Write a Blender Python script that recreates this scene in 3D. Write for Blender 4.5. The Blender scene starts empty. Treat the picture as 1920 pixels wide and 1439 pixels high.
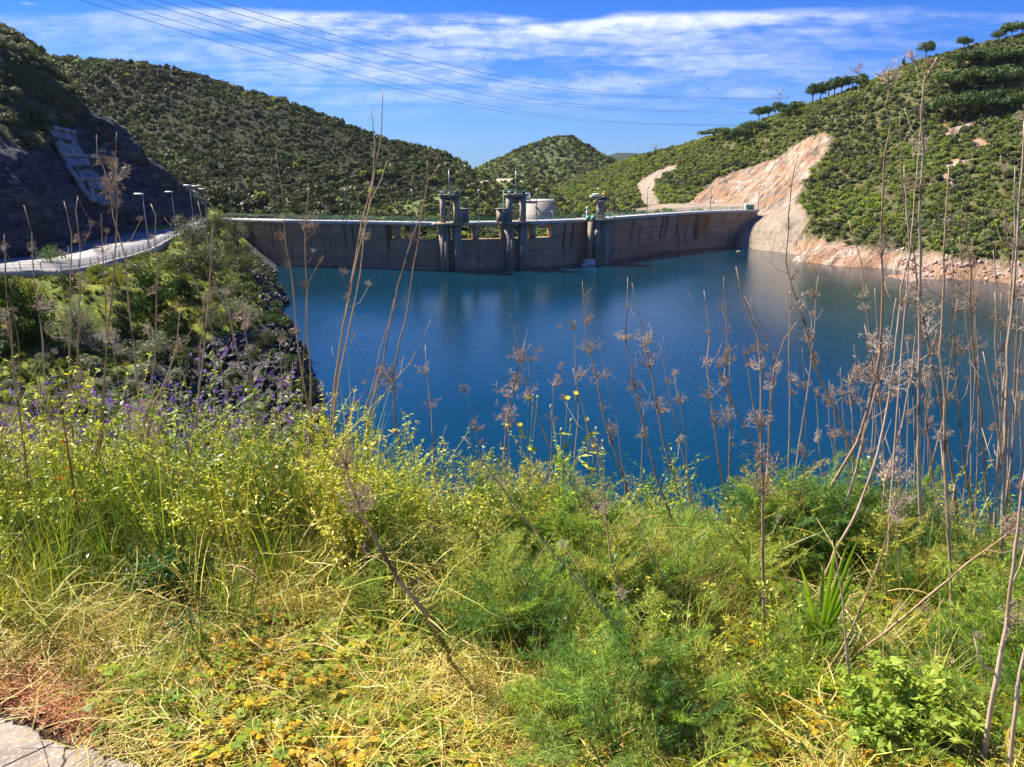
import bpy, math, random
import numpy as np
from mathutils import Vector, Matrix
from mathutils.bvhtree import BVHTree
random.seed(7); RNG = np.random.default_rng(11)
PI = math.pi
sc = bpy.context.scene
col = sc.collection
# ---------------------------------------------------------------- camera
F_PX = 1423.0; CAMZ = 24.0; TANP = (719.5-325.0)/F_PX
PITCH = math.atan(TANP); CP, SP = math.cos(PITCH), math.sin(PITCH)
cam = bpy.data.cameras.new('camera'); camo = bpy.data.objects.new('camera', cam); col.objects.link(camo)
cam.sensor_width = 36.0; cam.lens = 36.0*F_PX/1920.0
cam.clip_start = 0.05; cam.clip_end = 20000
camo.location = (0, 0, CAMZ); camo.rotation_euler = (PI/2-PITCH, 0, 0)
sc.camera = camo
# ---------------------------------------------------------------- light
SUN_EL = math.radians(51.0)
SUN_H = Vector((-0.88, 0.47, 0)).normalized()
SUN_DIR = Vector((SUN_H.x*math.cos(SUN_EL), SUN_H.y*math.cos(SUN_EL), math.sin(SUN_EL)))
sun = bpy.data.lights.new('sun', 'SUN'); suno = bpy.data.objects.new('sun', sun); col.objects.link(suno)
sun.energy = 5.0; sun.angle = math.radians(0.5); sun.color = (1.0, 0.93, 0.82)
suno.rotation_euler = SUN_DIR.to_track_quat('Z', 'Y').to_euler()
sc.view_settings.view_transform = 'Standard'; sc.view_settings.look = 'None'
sc.view_settings.exposure = 1.3; sc.view_settings.gamma = 1.0
world = bpy.data.worlds.new('World'); sc.world = world; world.use_nodes = True
sc.cycles.max_bounces = 4; sc.cycles.diffuse_bounces = 2; sc.cycles.glossy_bounces = 2
sc.cycles.transmission_bounces = 2; sc.cycles.transparent_max_bounces = 8

class NT:
    def __init__(s, t): s.t = t; s.n = t.nodes; s.l = t.links
    def node(s, typ, **kw):
        n = s.n.new(typ)
        for k, v in kw.items(): setattr(n, k, v)
        return n
    def put(s, sock, v):
        if hasattr(v, 'is_output'): s.l.new(v, sock)
        elif v is not None: sock.default_value = v
    def math(s, op, a, b=None, clamp=False):
        n = s.node('ShaderNodeMath', operation=op); n.use_clamp = clamp
        s.put(n.inputs[0], a)
        if b is not None: s.put(n.inputs[1], b)
        return n.outputs[0]
    def mix(s, f, a, b, mode='MIX'):
        n = s.node('ShaderNodeMixRGB', blend_type=mode)
        s.put(n.inputs[0], f); s.put(n.inputs[1], c4(a)); s.put(n.inputs[2], c4(b))
        return n.outputs[0]
    def noise(s, vec, scale, detail=4, rough=0.55, dist=0.0):
        n = s.node('ShaderNodeTexNoise'); s.put(n.inputs['Vector'], vec)
        n.inputs['Scale'].default_value = scale; n.inputs['Detail'].default_value = detail
        n.inputs['Roughness'].default_value = rough; n.inputs['Distortion'].default_value = dist
        return n.outputs['Fac']
    def ramp(s, f, stops):
        n = s.node('ShaderNodeValToRGB'); s.put(n.inputs[0], f); e = n.color_ramp.elements
        while len(e) < len(stops): e.new(0.5)
        for i, (p, c) in enumerate(stops): e[i].position = p; e[i].color = c4(c)
        return n.outputs[0]
    def mapr(s, f, a, b, c=0.0, d=1.0, smooth=True):
        n = s.node('ShaderNodeMapRange'); s.put(n.inputs[0], f)
        if smooth: n.interpolation_type = 'SMOOTHSTEP'
        for i, v in enumerate((a, b, c, d)): n.inputs[i+1].default_value = v
        return n.outputs[0]
    def scale(s, vec, v, rot=(0, 0, 0)):
        n = s.node('ShaderNodeMapping'); s.put(n.inputs[0], vec)
        n.inputs['Scale'].default_value = v; n.inputs['Rotation'].default_value = rot
        return n.outputs[0]
    def bump(s, h, strength, dist):
        n = s.node('ShaderNodeBump'); s.put(n.inputs['Height'], h)
        n.inputs['Strength'].default_value = strength; n.inputs['Distance'].default_value = dist
        return n.outputs[0]
def c4(c):
    if hasattr(c, 'is_output'): return c
    if isinstance(c, (int, float)): return (c, c, c, 1)
    return tuple(c) if len(c) == 4 else tuple(c)+(1,)

# ---- sky: physical sky + cirrus bands laid out by azimuth and elevation
w = NT(world.node_tree); w.n.clear()
sky = w.node('ShaderNodeTexSky', sky_type='NISHITA'); sky.sun_disc = False
sky.sun_elevation = SUN_EL; sky.sun_rotation = math.atan2(SUN_H.x, SUN_H.y)
sky.altitude = 200; sky.air_density = 1.0; sky.dust_density = 0.0; sky.ozone_density = 3.0
hs = w.node('ShaderNodeHueSaturation'); hs.inputs['Saturation'].default_value = 1.28; w.l.new(sky.outputs[0], hs.inputs['Color'])
skyc = w.mix(1.0, hs.outputs[0], (0.56, 0.76, 1.22), 'MULTIPLY')
tc = w.node('ShaderNodeTexCoord').outputs['Generated']
sx = w.node('ShaderNodeSeparateXYZ'); w.l.new(tc, sx.inputs[0])
az = w.math('ARCTAN2', sx.outputs[0], sx.outputs[1]); el0 = w.math('ARCSINE', sx.outputs[2])
el = w.math('DIVIDE', el0, w.math('MAXIMUM', w.math('COSINE', az), 0.35))
cv = w.node('ShaderNodeCombineXYZ'); w.l.new(az, cv.inputs[0]); w.l.new(el, cv.inputs[1])
wob = w.noise(w.scale(cv.outputs[0], (2.2, 6, 1)), 1.3, 3)
elw = w.math('ADD', el, w.math('MULTIPLY', w.math('SUBTRACT', wob, 0.5), 0.055))
streak = w.noise(w.scale(cv.outputs[0], (2.6, 30, 1), (0, 0, 0.05)), 1.5, 10, 0.66, 0.5)
puff = w.noise(w.scale(cv.outputs[0], (16, 44, 1)), 1.6, 6, 0.6, 0.3)
broad = w.noise(w.scale(cv.outputs[0], (1.6, 5, 1)), 1.7, 3)
# dense band: upper edge crisp, lower edge fading towards the horizon
top_e = w.mapr(elw, 0.184, 0.172)
low_e = w.mapr(elw, 0.045, 0.13)
band = w.math('MULTIPLY', top_e, low_e)
dens = w.math('ADD', w.math('MULTIPLY', streak, 0.92), w.math('MULTIPLY', puff, 0.26))
m1 = w.math('MULTIPLY', band, w.mapr(dens, 0.44, 0.74))
rim = w.math('MULTIPLY', w.math('MULTIPLY', w.mapr(elw, 0.186, 0.176), w.mapr(elw, 0.135, 0.172)), w.mapr(dens, 0.40, 0.72))
wisp = w.math('MULTIPLY', w.math('MULTIPLY', w.mapr(el, 0.235, 0.21), w.mapr(el, 0.19, 0.2)), w.mapr(puff, 0.60, 0.74))
wisp = w.math('MULTIPLY', wisp, w.mapr(az, -0.25, -0.45))
rgt = w.mapr(az, 0.5, 0.15, 0.35, 1.0)
cm = w.math('MAXIMUM', w.math('MULTIPLY', m1, 0.58), w.math('MULTIPLY', rim, 0.95))
rgt = w.math('MULTIPLY', rgt, w.mapr(az, -0.62, -0.12, 0.3, 1.0))
cm = w.math('MAXIMUM', w.math('MULTIPLY', cm, rgt), w.math('MULTIPLY', wisp, 0.7))
high = w.math('MULTIPLY', w.mapr(el, 0.3, 0.6), w.mapr(broad, 0.5, 0.8, 0, 0.35))
cm = w.math('MAXIMUM', cm, high, True)
cloud = w.mix(w.mapr(puff, 0.3, 0.7), (5.2, 6.2, 8.8), (8.6, 9.0, 10.4))
skyc = w.mix(1.0, skyc, w.ramp(w.math('MULTIPLY', el, 1.6), [(0.0, (0.46, 0.64, 0.90)), (0.16, (0.56, 0.74, 0.98)), (0.36, (0.52, 0.78, 1.0))]), 'MULTIPLY')
fin = w.mix(cm, skyc, cloud)
bg = w.node('ShaderNodeBackground'); bg.inputs['Strength'].default_value = 0.052
w.l.new(fin, bg.inputs['Color']); ow = w.node('ShaderNodeOutputWorld'); w.l.new(bg.outputs[0], ow.inputs[0])

# ---------------------------------------------------------------- geometry helpers
CAM = Vector((0, 0, CAMZ))
def ray(px, py):
    u = (px-960.0)/F_PX; v = (719.5-py)/F_PX
    return Vector((u, CP+v*SP, v*CP-SP))
def P(px, py, Y):
    d = ray(px, py); return CAM + d*(Y/d.y)
def W(px, py, z=0.0):
    d = ray(px, py); return CAM + d*((z-CAMZ)/d.z)
def proj(p):
    """world points (N,3) -> picture coordinates, used only to choose where on the real ground something stands"""
    p = np.asarray(p, float).reshape(-1, 3); q = p-np.array([0, 0, CAMZ])
    dep = q[:, 1]*CP-q[:, 2]*SP; up = q[:, 1]*SP+q[:, 2]*CP
    dep = np.where(dep < 0.01, 0.01, dep)
    return 960+F_PX*q[:, 0]/dep, 719.5-F_PX*up/dep
def inpoly(px, py, poly):
    r = np.zeros(len(px), bool); n = len(poly)
    for i in range(n):
        x1, y1 = poly[i]; x2, y2 = poly[(i+1) % n]
        c = ((y1 > py) != (y2 > py)) & (px < (x2-x1)*(py-y1)/((y2-y1) if y2 != y1 else 1e-9)+x1)
        r ^= c
    return r
def hash3(ix, iy, iz, seed):
    n = (ix*374761393+iy*668265263+iz*2147483647+seed*974711) & 0xFFFFFFFF
    n = ((n ^ (n >> 13))*1274126177) & 0xFFFFFFFF
    return ((n ^ (n >> 16)) & 0xFFFF)/65535.0
def vnoise(p, scale, seed=0, octv=4, gain=0.5):
    p = np.asarray(p, float)*scale; out = np.zeros(len(p)); a = 1.0; tot = 0
    for o in range(octv):
        i = np.floor(p).astype(np.int64); f = p-i; f = f*f*(3-2*f)
        r = np.zeros(len(p))
        for dx in (0, 1):
            for dy in (0, 1):
                for dz in (0, 1):
                    wt = (f[:, 0] if dx else 1-f[:, 0])*(f[:, 1] if dy else 1-f[:, 1])*(f[:, 2] if dz else 1-f[:, 2])
                    r += wt*hash3(i[:, 0]+dx, i[:, 1]+dy, i[:, 2]+dz, seed+o)
        out += a*(r*2-1); tot += a; a *= gain; p = p*2.03+7.1
    return out/tot
def setup(o, label=None, cat=None, group=None, kind=None):
    if label: o['label'] = label
    if cat: o['category'] = cat
    if group: o['group'] = group
    if kind: o['kind'] = kind
    return o
def empty(name, loc, label, cat, group=None, rz=0.0):
    o = bpy.data.objects.new(name, None); col.objects.link(o); o.location = loc; o.rotation_euler.z = rz
    o.empty_display_size = 0.3
    return setup(o, label, cat, group)
class MB:
    def __init__(s): s.v = []; s.q = []; s.t = []; s.n = 0
    def add(s, v, q=None, t=None):
        v = np.asarray(v, float).reshape(-1, 3)
        if q is not None and len(q): s.q.append(np.asarray(q, np.int64).reshape(-1, 4)+s.n)
        if t is not None and len(t): s.t.append(np.asarray(t, np.int64).reshape(-1, 3)+s.n)
        s.v.append(v); s.n += len(v); return s
    def box(s, c, size, rz=0.0, taper=1.0, top_shift=(0, 0)):
        cx, cy, cz = c; a, b, h = size[0]/2, size[1]/2, size[2]/2
        v = [(-a, -b, -h), (a, -b, -h), (a, b, -h), (-a, b, -h)]
        v += [(x*taper+top_shift[0], y*taper+top_shift[1], h) for x, y, _ in v]
        cr, sr = math.cos(rz), math.sin(rz)
        v = [(cx+x*cr-y*sr, cy+x*sr+y*cr, cz+z) for x, y, z in v]
        s.add(v, [(3, 2, 1, 0), (4, 5, 6, 7), (0, 1, 5, 4), (1, 2, 6, 5), (2, 3, 7, 6), (3, 0, 4, 7)]); return s
    def tube(s, pts, rad, n=6, cap=True):
        pts = np.asarray([tuple(p) for p in pts], float); k = len(pts)
        rad = np.full(k, rad, float) if np.isscalar(rad) else np.asarray(rad, float)
        tan = np.gradient(pts, axis=0); tan /= np.linalg.norm(tan, axis=1)[:, None]+1e-9
        ref = np.array([0.0, 0.0, 1.0]) if abs(tan[0][2]) < 0.9 else np.array([0.0, 1.0, 0.0])
        a = np.cross(tan, ref); a /= np.linalg.norm(a, axis=1)[:, None]+1e-9; b = np.cross(tan, a)
        th = np.arange(n)*2*PI/n
        v = pts[:, None]+rad[:, None, None]*(a[:, None]*np.cos(th)[None, :, None]+b[:, None]*np.sin(th)[None, :, None])
        i = np.arange(k-1)[:, None]*n; j = np.arange(n)[None]; j2 = (j+1) % n
        q = np.stack([i+j, i+j2, i+n+j2, i+n+j], -1).reshape(-1, 4)
        t = []
        if cap:
            t = [(0, m+1, m) for m in range(1, n-1)]+[((k-1)*n, (k-1)*n+m, (k-1)*n+m+1) for m in range(1, n-1)]
        s.add(v.reshape(-1, 3), q, t); return s
    def rings(s, rings):
        """loft closed rings of equal length, capped"""
        n = len(rings[0]); k = len(rings); v = np.array(rings, float).reshape(-1, 3)
        q = [(i*n+j, i*n+(j+1) % n, (i+1)*n+(j+1) % n, (i+1)*n+j) for i in range(k-1) for j in range(n)]
        t = [(0, m+1, m) for m in range(1, n-1)]+[((k-1)*n, (k-1)*n+m, (k-1)*n+m+1) for m in range(1, n-1)]
        s.add(v, q, t); return s
    def mesh(s, name, mat=None, smooth=False):
        me = bpy.data.meshes.new(name); V = np.concatenate(s.v)
        q = np.concatenate(s.q) if s.q else np.zeros((0, 4), int); t = np.concatenate(s.t) if s.t else np.zeros((0, 3), int)
        me.vertices.add(len(V)); me.vertices.foreach_set('co', V.astype(np.float32).ravel())
        li = np.concatenate([q.ravel(), t.ravel()]).astype(np.int32)
        me.loops.add(len(li)); me.loops.foreach_set('vertex_index', li)
        me.polygons.add(len(q)+len(t))
        ls = np.concatenate([np.arange(len(q))*4, len(q)*4+np.arange(len(t))*3]).astype(np.int32)
        me.polygons.foreach_set('loop_start', ls)
        me.update(calc_edges=True); me.validate()
        if smooth: me.polygons.foreach_set('use_smooth', np.ones(len(me.polygons), bool))
        if mat: me.materials.append(mat)
        return me
    def build(s, name, mat, parent=None, smooth=False, loc=None):
        """with loc the mesh is stored relative to that world point"""
        if loc is not None:
            s.v = [a-np.array(tuple(loc)) for a in s.v]
        o = bpy.data.objects.new(name, s.mesh(name, mat, smooth)); col.objects.link(o)
        if parent is not None: o.parent = parent
        elif loc is not None: o.location = loc
        return o
def attr(me, name, data):
    a = me.attributes.new(name, 'FLOAT', 'POINT'); a.data.foreach_set('value', np.asarray(data, np.float32))
def copy_tree(o, parent=None):
    c = o.copy(); col.objects.link(c); c.parent = parent
    for ch in list(o.children): copy_tree(ch, c)
    return c

# ---------------------------------------------------------------- materials
def newmat(name):
    m = bpy.data.materials.new(name); m.use_nodes = True; t = NT(m.node_tree); t.n.clear()
    out = t.node('ShaderNodeOutputMaterial'); return m, t, out
def principled(t, out, base, rough=0.8, normal=None, spec=0.3, metal=0.0):
    p = t.node('ShaderNodeBsdfPrincipled'); t.put(p.inputs['Base Color'], c4(base)); t.put(p.inputs['Roughness'], rough)
    p.inputs['Specular IOR Level'].default_value = spec; p.inputs['Metallic'].default_value = metal
    if normal is not None: t.l.new(normal, p.inputs['Normal'])
    t.l.new(p.outputs[0], out.inputs[0]); return p
def pos(t): return t.node('ShaderNodeNewGeometry').outputs['Position']
def att(t, name): n = t.node('ShaderNodeAttribute'); n.attribute_name = name; return n.outputs['Fac']
def leaf(name, cols, trans=0.35, var=0.5, rough=0.55, spec=0.25, pscale=0.0, tint=None):
    """foliage: colour by instance, leaf-to-leaf variation by mesh island"""
    m, t, out = newmat(name)
    r = t.math('FRACT', t.math('ADD', t.node('ShaderNodeObjectInfo').outputs['Random'], att(t, 'tone')))
    n = len(cols); c = t.ramp(r, [((i+0.5)/n, cc) for i, cc in enumerate(cols)])
    if pscale:
        nz = t.noise(pos(t), pscale, 3); c = t.mix(t.mapr(nz, 0.4, 0.62), c, tint or cols[-1])
    isl = t.node('ShaderNodeNewGeometry').outputs['Random Per Island']
    h = t.node('ShaderNodeHueSaturation'); t.l.new(c, h.inputs['Color'])
    t.l.new(t.mapr(isl, 0, 1, 1-var, 1+var, False), h.inputs['Value'])
    t.l.new(t.mapr(t.math('FRACT', t.math('MULTIPLY', isl, 7.3)), 0, 1, 0.478, 0.52, False), h.inputs['Hue'])
    p = t.node('ShaderNodeBsdfPrincipled'); t.l.new(h.outputs[0], p.inputs['Base Color'])
    p.inputs['Roughness'].default_value = rough; p.inputs['Specular IOR Level'].default_value = spec
    if trans > 0:
        tr = t.node('ShaderNodeBsdfTranslucent'); t.l.new(t.mix(1.0, h.outputs[0], (1.35, 1.25, 0.6), 'MULTIPLY'), tr.inputs[0])
        mx = t.node('ShaderNodeMixShader'); mx.inputs[0].default_value = trans
        t.l.new(p.outputs[0], mx.inputs[1]); t.l.new(tr.outputs[0], mx.inputs[2]); t.l.new(mx.outputs[0], out.inputs[0])
    else: t.l.new(p.outputs[0], out.inputs[0])
    return m
def plain(name, c1, c2=None, scale=6.0, rough=0.8, bump=0.0, bscale=30.0, spec=0.3, metal=0.0):
    m, t, out = newmat(name); tcn = t.node('ShaderNodeTexCoord').outputs['Object']
    c = t.mix(t.mapr(t.noise(tcn, scale, 5, 0.6), 0.35, 0.65), c1, c2 or c1)
    nm = t.bump(t.noise(tcn, bscale, 5, 0.6), 0.6, bump) if bump else None
    principled(t, out, c, rough, nm, spec, metal); return m
# ---------------------------------------------------------------- terrain
def rbf(ctrl, smooth=0.02):
    c = np.array([tuple(p) for p in ctrl], float); xy = c[:, :2]/100.0; n = len(c)
    def phi(r2): return 0.5*r2*np.log(r2+1e-12)
    A = np.zeros((n+3, n+3)); d = ((xy[:, None]-xy[None])**2).sum(-1)
    A[:n, :n] = phi(d)+np.eye(n)*smooth*0.01; A[:n, n] = 1; A[:n, n+1:] = xy; A[n, :n] = 1; A[n+1:, :n] = xy.T
    wt = np.linalg.solve(A, np.concatenate([c[:, 2], [0, 0, 0]]))
    def f(x, y):
        q = np.stack([np.ravel(x), np.ravel(y)], -1)/100.0
        out = wt[n]+q@wt[n+1:]
        for i in range(n): out = out+wt[i]*phi(((q-xy[i])**2).sum(-1))
        return out.reshape(np.shape(x))
    return f
class Terrain:
    def __init__(s, name, f, x0, x1, y0, y1, step, mat, amp=0.0, ascale=0.05, post=None, label=None, masks=None, displace=None):
        nx = int((x1-x0)/step)+1; ny = int((y1-y0)/step)+1
        X, Y = np.meshgrid(np.linspace(x0, x1, nx), np.linspace(y0, y1, ny)); Z = f(X, Y)
        V = np.stack([X.ravel(), Y.ravel(), Z.ravel()], -1)
        if amp:
            q = V.copy(); q[:, 2] = 0; V[:, 2] += amp*vnoise(q, ascale, 3, 5)
        if post is not None: V = post(V)
        s.nx, s.ny = nx, ny
        if displace is not None: V = displace(V, s)
        i = (np.arange(ny-1)[:, None]*nx+np.arange(nx-1)[None]).ravel()
        s.Q = np.stack([i, i+1, i+1+nx, i+nx], -1); s.V = V
        o = MB().add(V, s.Q).build(name, mat, smooth=True); s.o = o
        setup(o, label, kind='structure')
        if masks is not None:
            for k, d in masks(V).items(): attr(o.data, k, d)
        s.bvh = BVHTree.FromPolygons([tuple(p) for p in V], s.Q.tolist())
    def hit(s, px, py):
        r = s.bvh.ray_cast(CAM, ray(px, py).normalized()); return r[0], r[1]
    def z(s, x, y, top=400):
        r = s.bvh.ray_cast(Vector((x, y, top)), Vector((0, 0, -1))); return r[0], r[1]
# crest line of the dam, measured along its outer deck edge
CR_PX = [(400, 415.5), (422, 416), (480, 417.5), (530, 419), (647, 420.5), (722, 422), (817, 424), (926, 422), (997, 420.5), (1070, 418), (1139, 414), (1243, 406), (1300, 402.3), (1334, 400.3), (1423, 397.6)]
ZC = 11.2; ZD = 12.0
_c = np.array([tuple(W(a, b, ZC)) for a, b in CR_PX]); _x = np.array([a for a, b in CR_PX], float)
_d = np.linspace(400, 1423, 300); _p = np.stack([np.interp(_d, _x, _c[:, k]) for k in range(3)], -1)
for _ in range(60): _p[1:-1] = 0.25*_p[:-2]+0.5*_p[1:-1]+0.25*_p[2:]
_t = np.gradient(_p, axis=0); _t /= np.linalg.norm(_t, axis=1)[:, None]; _n = np.stack([_t[:, 1], -_t[:, 0]], -1)
def D(px, off, z):
    """point on the dam: px picks the place along the crest, off metres out over the water"""
    k = (px-400)/1023*299; p = np.array([np.interp(k, np.arange(300), _p[:, i]) for i in range(2)]); n = np.array([np.interp(k, np.arange(300), _n[:, i]) for i in range(2)])
    if px > 1423: p = p+_t[-1][:2]*(px-1423)*0.2
    return Vector((p[0]+n[0]*off, p[1]+n[1]*off, z))
def Drot(px):
    k = int(min(max((px-400)/1023*299, 0), 299)); return math.atan2(_t[k][1], _t[k][0])
def sink(V, lo=1385, back=2.0):
    px, py = proj(V); pc, _ = proj(np.stack([V[:, 0], V[:, 1], V[:, 2]*0+ZC], -1))
    yc = np.interp(pc, _d, _p[:, 1]); m = (V[:, 1] < yc+back) & (pc < lo) & (pc > 430)
    V[m, 2] = np.minimum(V[m, 2], -4.0); return V
def normals(V, nx, ny):
    G = V.reshape(ny, nx, 3); a = np.gradient(G, axis=1); b = np.gradient(G, axis=0)
    n = np.cross(a, b).reshape(-1, 3); return n/(np.linalg.norm(n, axis=1)[:, None]+1e-9)

def ground_mat(name, soil, soil2, rocks, use=None, bumpd=0.35, strata=(0.6, 0.6, 2.4), srot=(0.5, 0.6, 0.3)):
    """soil with rock where attribute 'rock' is 1, pale dressed rock where 'pale' is 1"""
    m, t, out = newmat(name); p = pos(t)
    s1 = t.mix(t.mapr(t.noise(p, 0.35, 6, 0.65), 0.4, 0.62), soil, soil2)
    sm = t.scale(p, strata, srot)
    if use: an = t.node('ShaderNodeAttribute'); an.attribute_name = use; sm = an.outputs['Vector']
    n1 = t.noise(sm, 0.32, 8, 0.68, 1.2); n2 = t.noise(p, 0.16, 4, 0.6)
    rc = t.ramp(n1, [(0.36, rocks[0]), (0.45, rocks[1]), (0.52, rocks[2]), (0.61, rocks[3])])
    rc = t.mix(t.mapr(n2, 0.42, 0.6), rc, t.mix(0.6, rc, rocks[4]))
    c = t.mix(att(t, 'rock'), s1, rc)
    pr = t.mix(t.mapr(n1, 0.4, 0.62), rocks[5], rocks[6])
    sz = t.node('ShaderNodeSeparateXYZ'); t.l.new(p, sz.inputs[0])
    zb = t.noise(t.scale(p, (0.02, 0.02, 1.3)), 1.6, 4)
    pr = t.mix(t.mapr(zb, 0.42, 0.6), pr, t.mix(0.45, pr, (0.42, 0.33, 0.22)))
    c = t.mix(att(t, 'pale'), c, pr)
    h = t.math('ADD', t.math('MULTIPLY', n1, 1.0), t.math('MULTIPLY', t.noise(p, 1.6, 6, 0.7), 0.5))
    principled(t, out, c, 0.9, t.bump(h, 0.9, bumpd), 0.15); return m
MAT_F = ground_mat('hillside_right', (0.09, 0.10, 0.035), (0.16, 0.13, 0.06),
    [(0.06, 0.045, 0.035), (0.20, 0.155, 0.12), (0.34, 0.255, 0.19), (0.52, 0.43, 0.34), (0.38, 0.20, 0.09), (0.36, 0.29, 0.22), (0.25, 0.2, 0.15)], bumpd=1.2, use='strat')
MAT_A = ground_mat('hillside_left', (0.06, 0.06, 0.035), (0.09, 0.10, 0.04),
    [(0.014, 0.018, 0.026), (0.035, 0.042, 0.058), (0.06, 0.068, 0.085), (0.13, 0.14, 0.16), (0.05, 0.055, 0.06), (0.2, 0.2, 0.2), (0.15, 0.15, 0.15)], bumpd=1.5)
MAT_B = ground_mat('hillside_far', (0.014, 0.022, 0.008), (0.028, 0.036, 0.014),
    [(0.05, 0.05, 0.04)]*7)
MAT_L = ground_mat('bank_left', (0.09, 0.115, 0.025), (0.27, 0.28, 0.04),
    [(0.02, 0.02, 0.024), (0.045, 0.043, 0.045), (0.09, 0.085, 0.08), (0.17, 0.16, 0.15), (0.08, 0.065, 0.045), (0.2, 0.2, 0.2), (0.15, 0.15, 0.15)], bumpd=0.8)
# --- right hill
scar_poly = [(1290, 390), (1316, 362), (1345, 334), (1400, 318), (1455, 300), (1500, 272), (1545, 248), (1556, 256), (1552, 285), (1520, 318), (1500, 350), (1492, 380), (1510, 400), (1512, 425), (1496, 452), (1478, 492), (1380, 475), (1380, 400)]
pale_poly = [(1378, 480), (1386, 440), (1424, 398), (1448, 392), (1500, 384), (1512, 405), (1508, 430), (1494, 455), (1476, 498)]
track_poly = [(1262, 311), (1272, 313), (1248, 326), (1228, 340), (1224, 360), (1236, 383), (1212, 386), (1198, 365), (1196, 345), (1215, 330), (1240, 318)]
track2 = [(1238, 383), (1420, 383), (1432, 392), (1424, 400), (1225, 398), (1180, 402), (1180, 396)]
cF = [Vector((118, 110, -9)), Vector((95, 150, -9)), Vector((78, 200, -9)), Vector((75, 225, -8)), Vector((150, 120, 2)), W(1480, 488, 0), W(1572, 505, 0), W(1640, 517, 0), W(1732, 529, 0), W(1824, 540, 0), W(1920, 556, 0), W(1392, 470, 0), W(1435, 480, 0),
      W(1960, 562, 0), W(1480, 496, -2), W(1640, 528, -3), W(1824, 555, -3), W(1920, 572, -3), W(1395, 485, -3), W(1440, 500, -4),
      P(1920, 501, 172), P(1801, 488, 182), P(1709, 479, 196), P(1640, 467, 207), P(1572, 462, 222), P(1510, 450, 238),
      P(1920, 400, 208), P(1920, 250, 255), P(1920, 64, 320), P(2080, 250, 230), P(2100, 20, 300), P(2080, 480, 150), P(1800, 300, 255), P(1800, 90, 342), P(1800, 200, 300),
      P(1700, 350, 248), P(1700, 200, 310), P(1700, 120, 355), P(1600, 380, 255), P(1600, 250, 318), P(1600, 163, 375),
      P(1550, 252, 325), P(1500, 330, 294), P(1475, 420, 250), P(1430, 400, 268), P(1405, 440, 258), P(1450, 300, 335), P(1510, 195, 395),
      P(1420, 232, 425), P(1340, 267, 455), P(1250, 291, 475), P(1150, 314, 482), P(1100, 334, 482), P(1035, 358, 480), P(980, 375, 470),
      P(1335, 330, 335), P(1300, 388, 292), P(1240, 388, 290), P(1360, 388, 285), P(1240, 340, 360), P(1200, 350, 366), P(1205, 384, 300),
      P(1150, 362, 350), P(1150, 402, 262), P(1080, 382, 330), P(1080, 408, 262), P(1020, 398, 300), P(1420, 350, 300), P(1380, 385, 284), P(1350, 360, 312)]
for px, py, Y, dz in ((1920, 64, 400, 42), (1800, 90, 425, 42), (1700, 120, 440, 42), (1600, 163, 460, 42), (1510, 195, 480, 40), (1420, 232, 510, 38), (1250, 291, 560, 30), (1100, 334, 560, 25), (1000, 370, 560, 20), (2100, 20, 380, 45)):
    q = P(px, py, Y); q.z -= dz; cF.append(q)
def masksF(V):
    px, py = proj(V); nz = vnoise(V, 0.09, 5, 4)*9
    rock = inpoly(px+nz, py+nz*0.7, scar_poly) & (V[:, 1] < 345)
    tr = inpoly(px, py, track_poly) & (V[:, 1] < 420); plat = inpoly(px, py, track2) & (V[:, 1] < 320)
    shore = V[:, 2] < 4.3+vnoise(V, 0.12, 8)*1.6
    bare = vnoise(V*np.array([1, 1, 1.6]), 0.045, 21, 4) > 0.36
    bare |= inpoly(px, py, [(1765, 228), (1830, 222), (1850, 240), (1800, 262), (1770, 262)])
    rk = (rock | shore | (bare & (px > 1540))).astype(float); rk[tr | plat] = 1.0
    pale = (inpoly(px+nz*0.4, py, pale_poly) | tr | plat).astype(float)
    masksF.last = (rock | shore | tr | plat, bare); return {'rock': rk, 'pale': pale}
def dispF(V, s):
    n = normals(V, s.nx, s.ny); px, py = proj(V)
    rock = inpoly(px, py, scar_poly) & (V[:, 1] < 345); shore = V[:, 2] < 4.8
    ca, sa = math.cos(0.75), math.sin(0.75)
    # strata dip: long direction runs up the slope to the right
    s_ = np.array(tuple(P(1550, 252, 325)-P(1420, 400, 262))); s_ /= np.linalg.norm(s_); a_ = np.cross(s_, [0, 0, 1.0]); a_ /= np.linalg.norm(a_)
    st = np.stack([V@a_, V@s_*.12, V[:, 0]*0+3], -1)
    d = np.where(rock, np.abs(vnoise(st, 0.28, 31, 5))*3.0+np.abs(vnoise(V, 0.07, 7, 3))*2.2-1.2, 0)
    pale = inpoly(px, py, pale_poly); d = np.where(pale, d*0.25, d)
    d = d+np.where(shore & ~rock, vnoise(V, 0.5, 9, 4)*0.9, 0)
    flat = (inpoly(px, py, track_poly) | inpoly(px, py, track2)); d = np.where(flat, 0, d)
    return sink(V+n*d[:, None])
for q in cF:
    if q.y > 295: q.z -= 1.6
TF = Terrain('hill', rbf(cF), 4, 300, 128, 590, 1.6, MAT_F, 1.6, 0.02, masks=masksF, displace=dispF,
             label='sunlit hillside right of the dam with a bare tan rock scar')
_s = np.array(tuple(P(1550, 252, 325)-P(1420, 400, 262))); _s /= np.linalg.norm(_s); _a = np.cross(_s, [0, 0, 1.0]); _a /= np.linalg.norm(_a); _b = np.cross(_s, _a)
_st = np.stack([TF.V@_a*1.5, TF.V@_b*1.5, TF.V@_s*.16], -1); _at = TF.o.data.attributes.new('strat', 'FLOAT_VECTOR', 'POINT'); _at.data.foreach_set('vector', _st.astype(np.float32).ravel())
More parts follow.
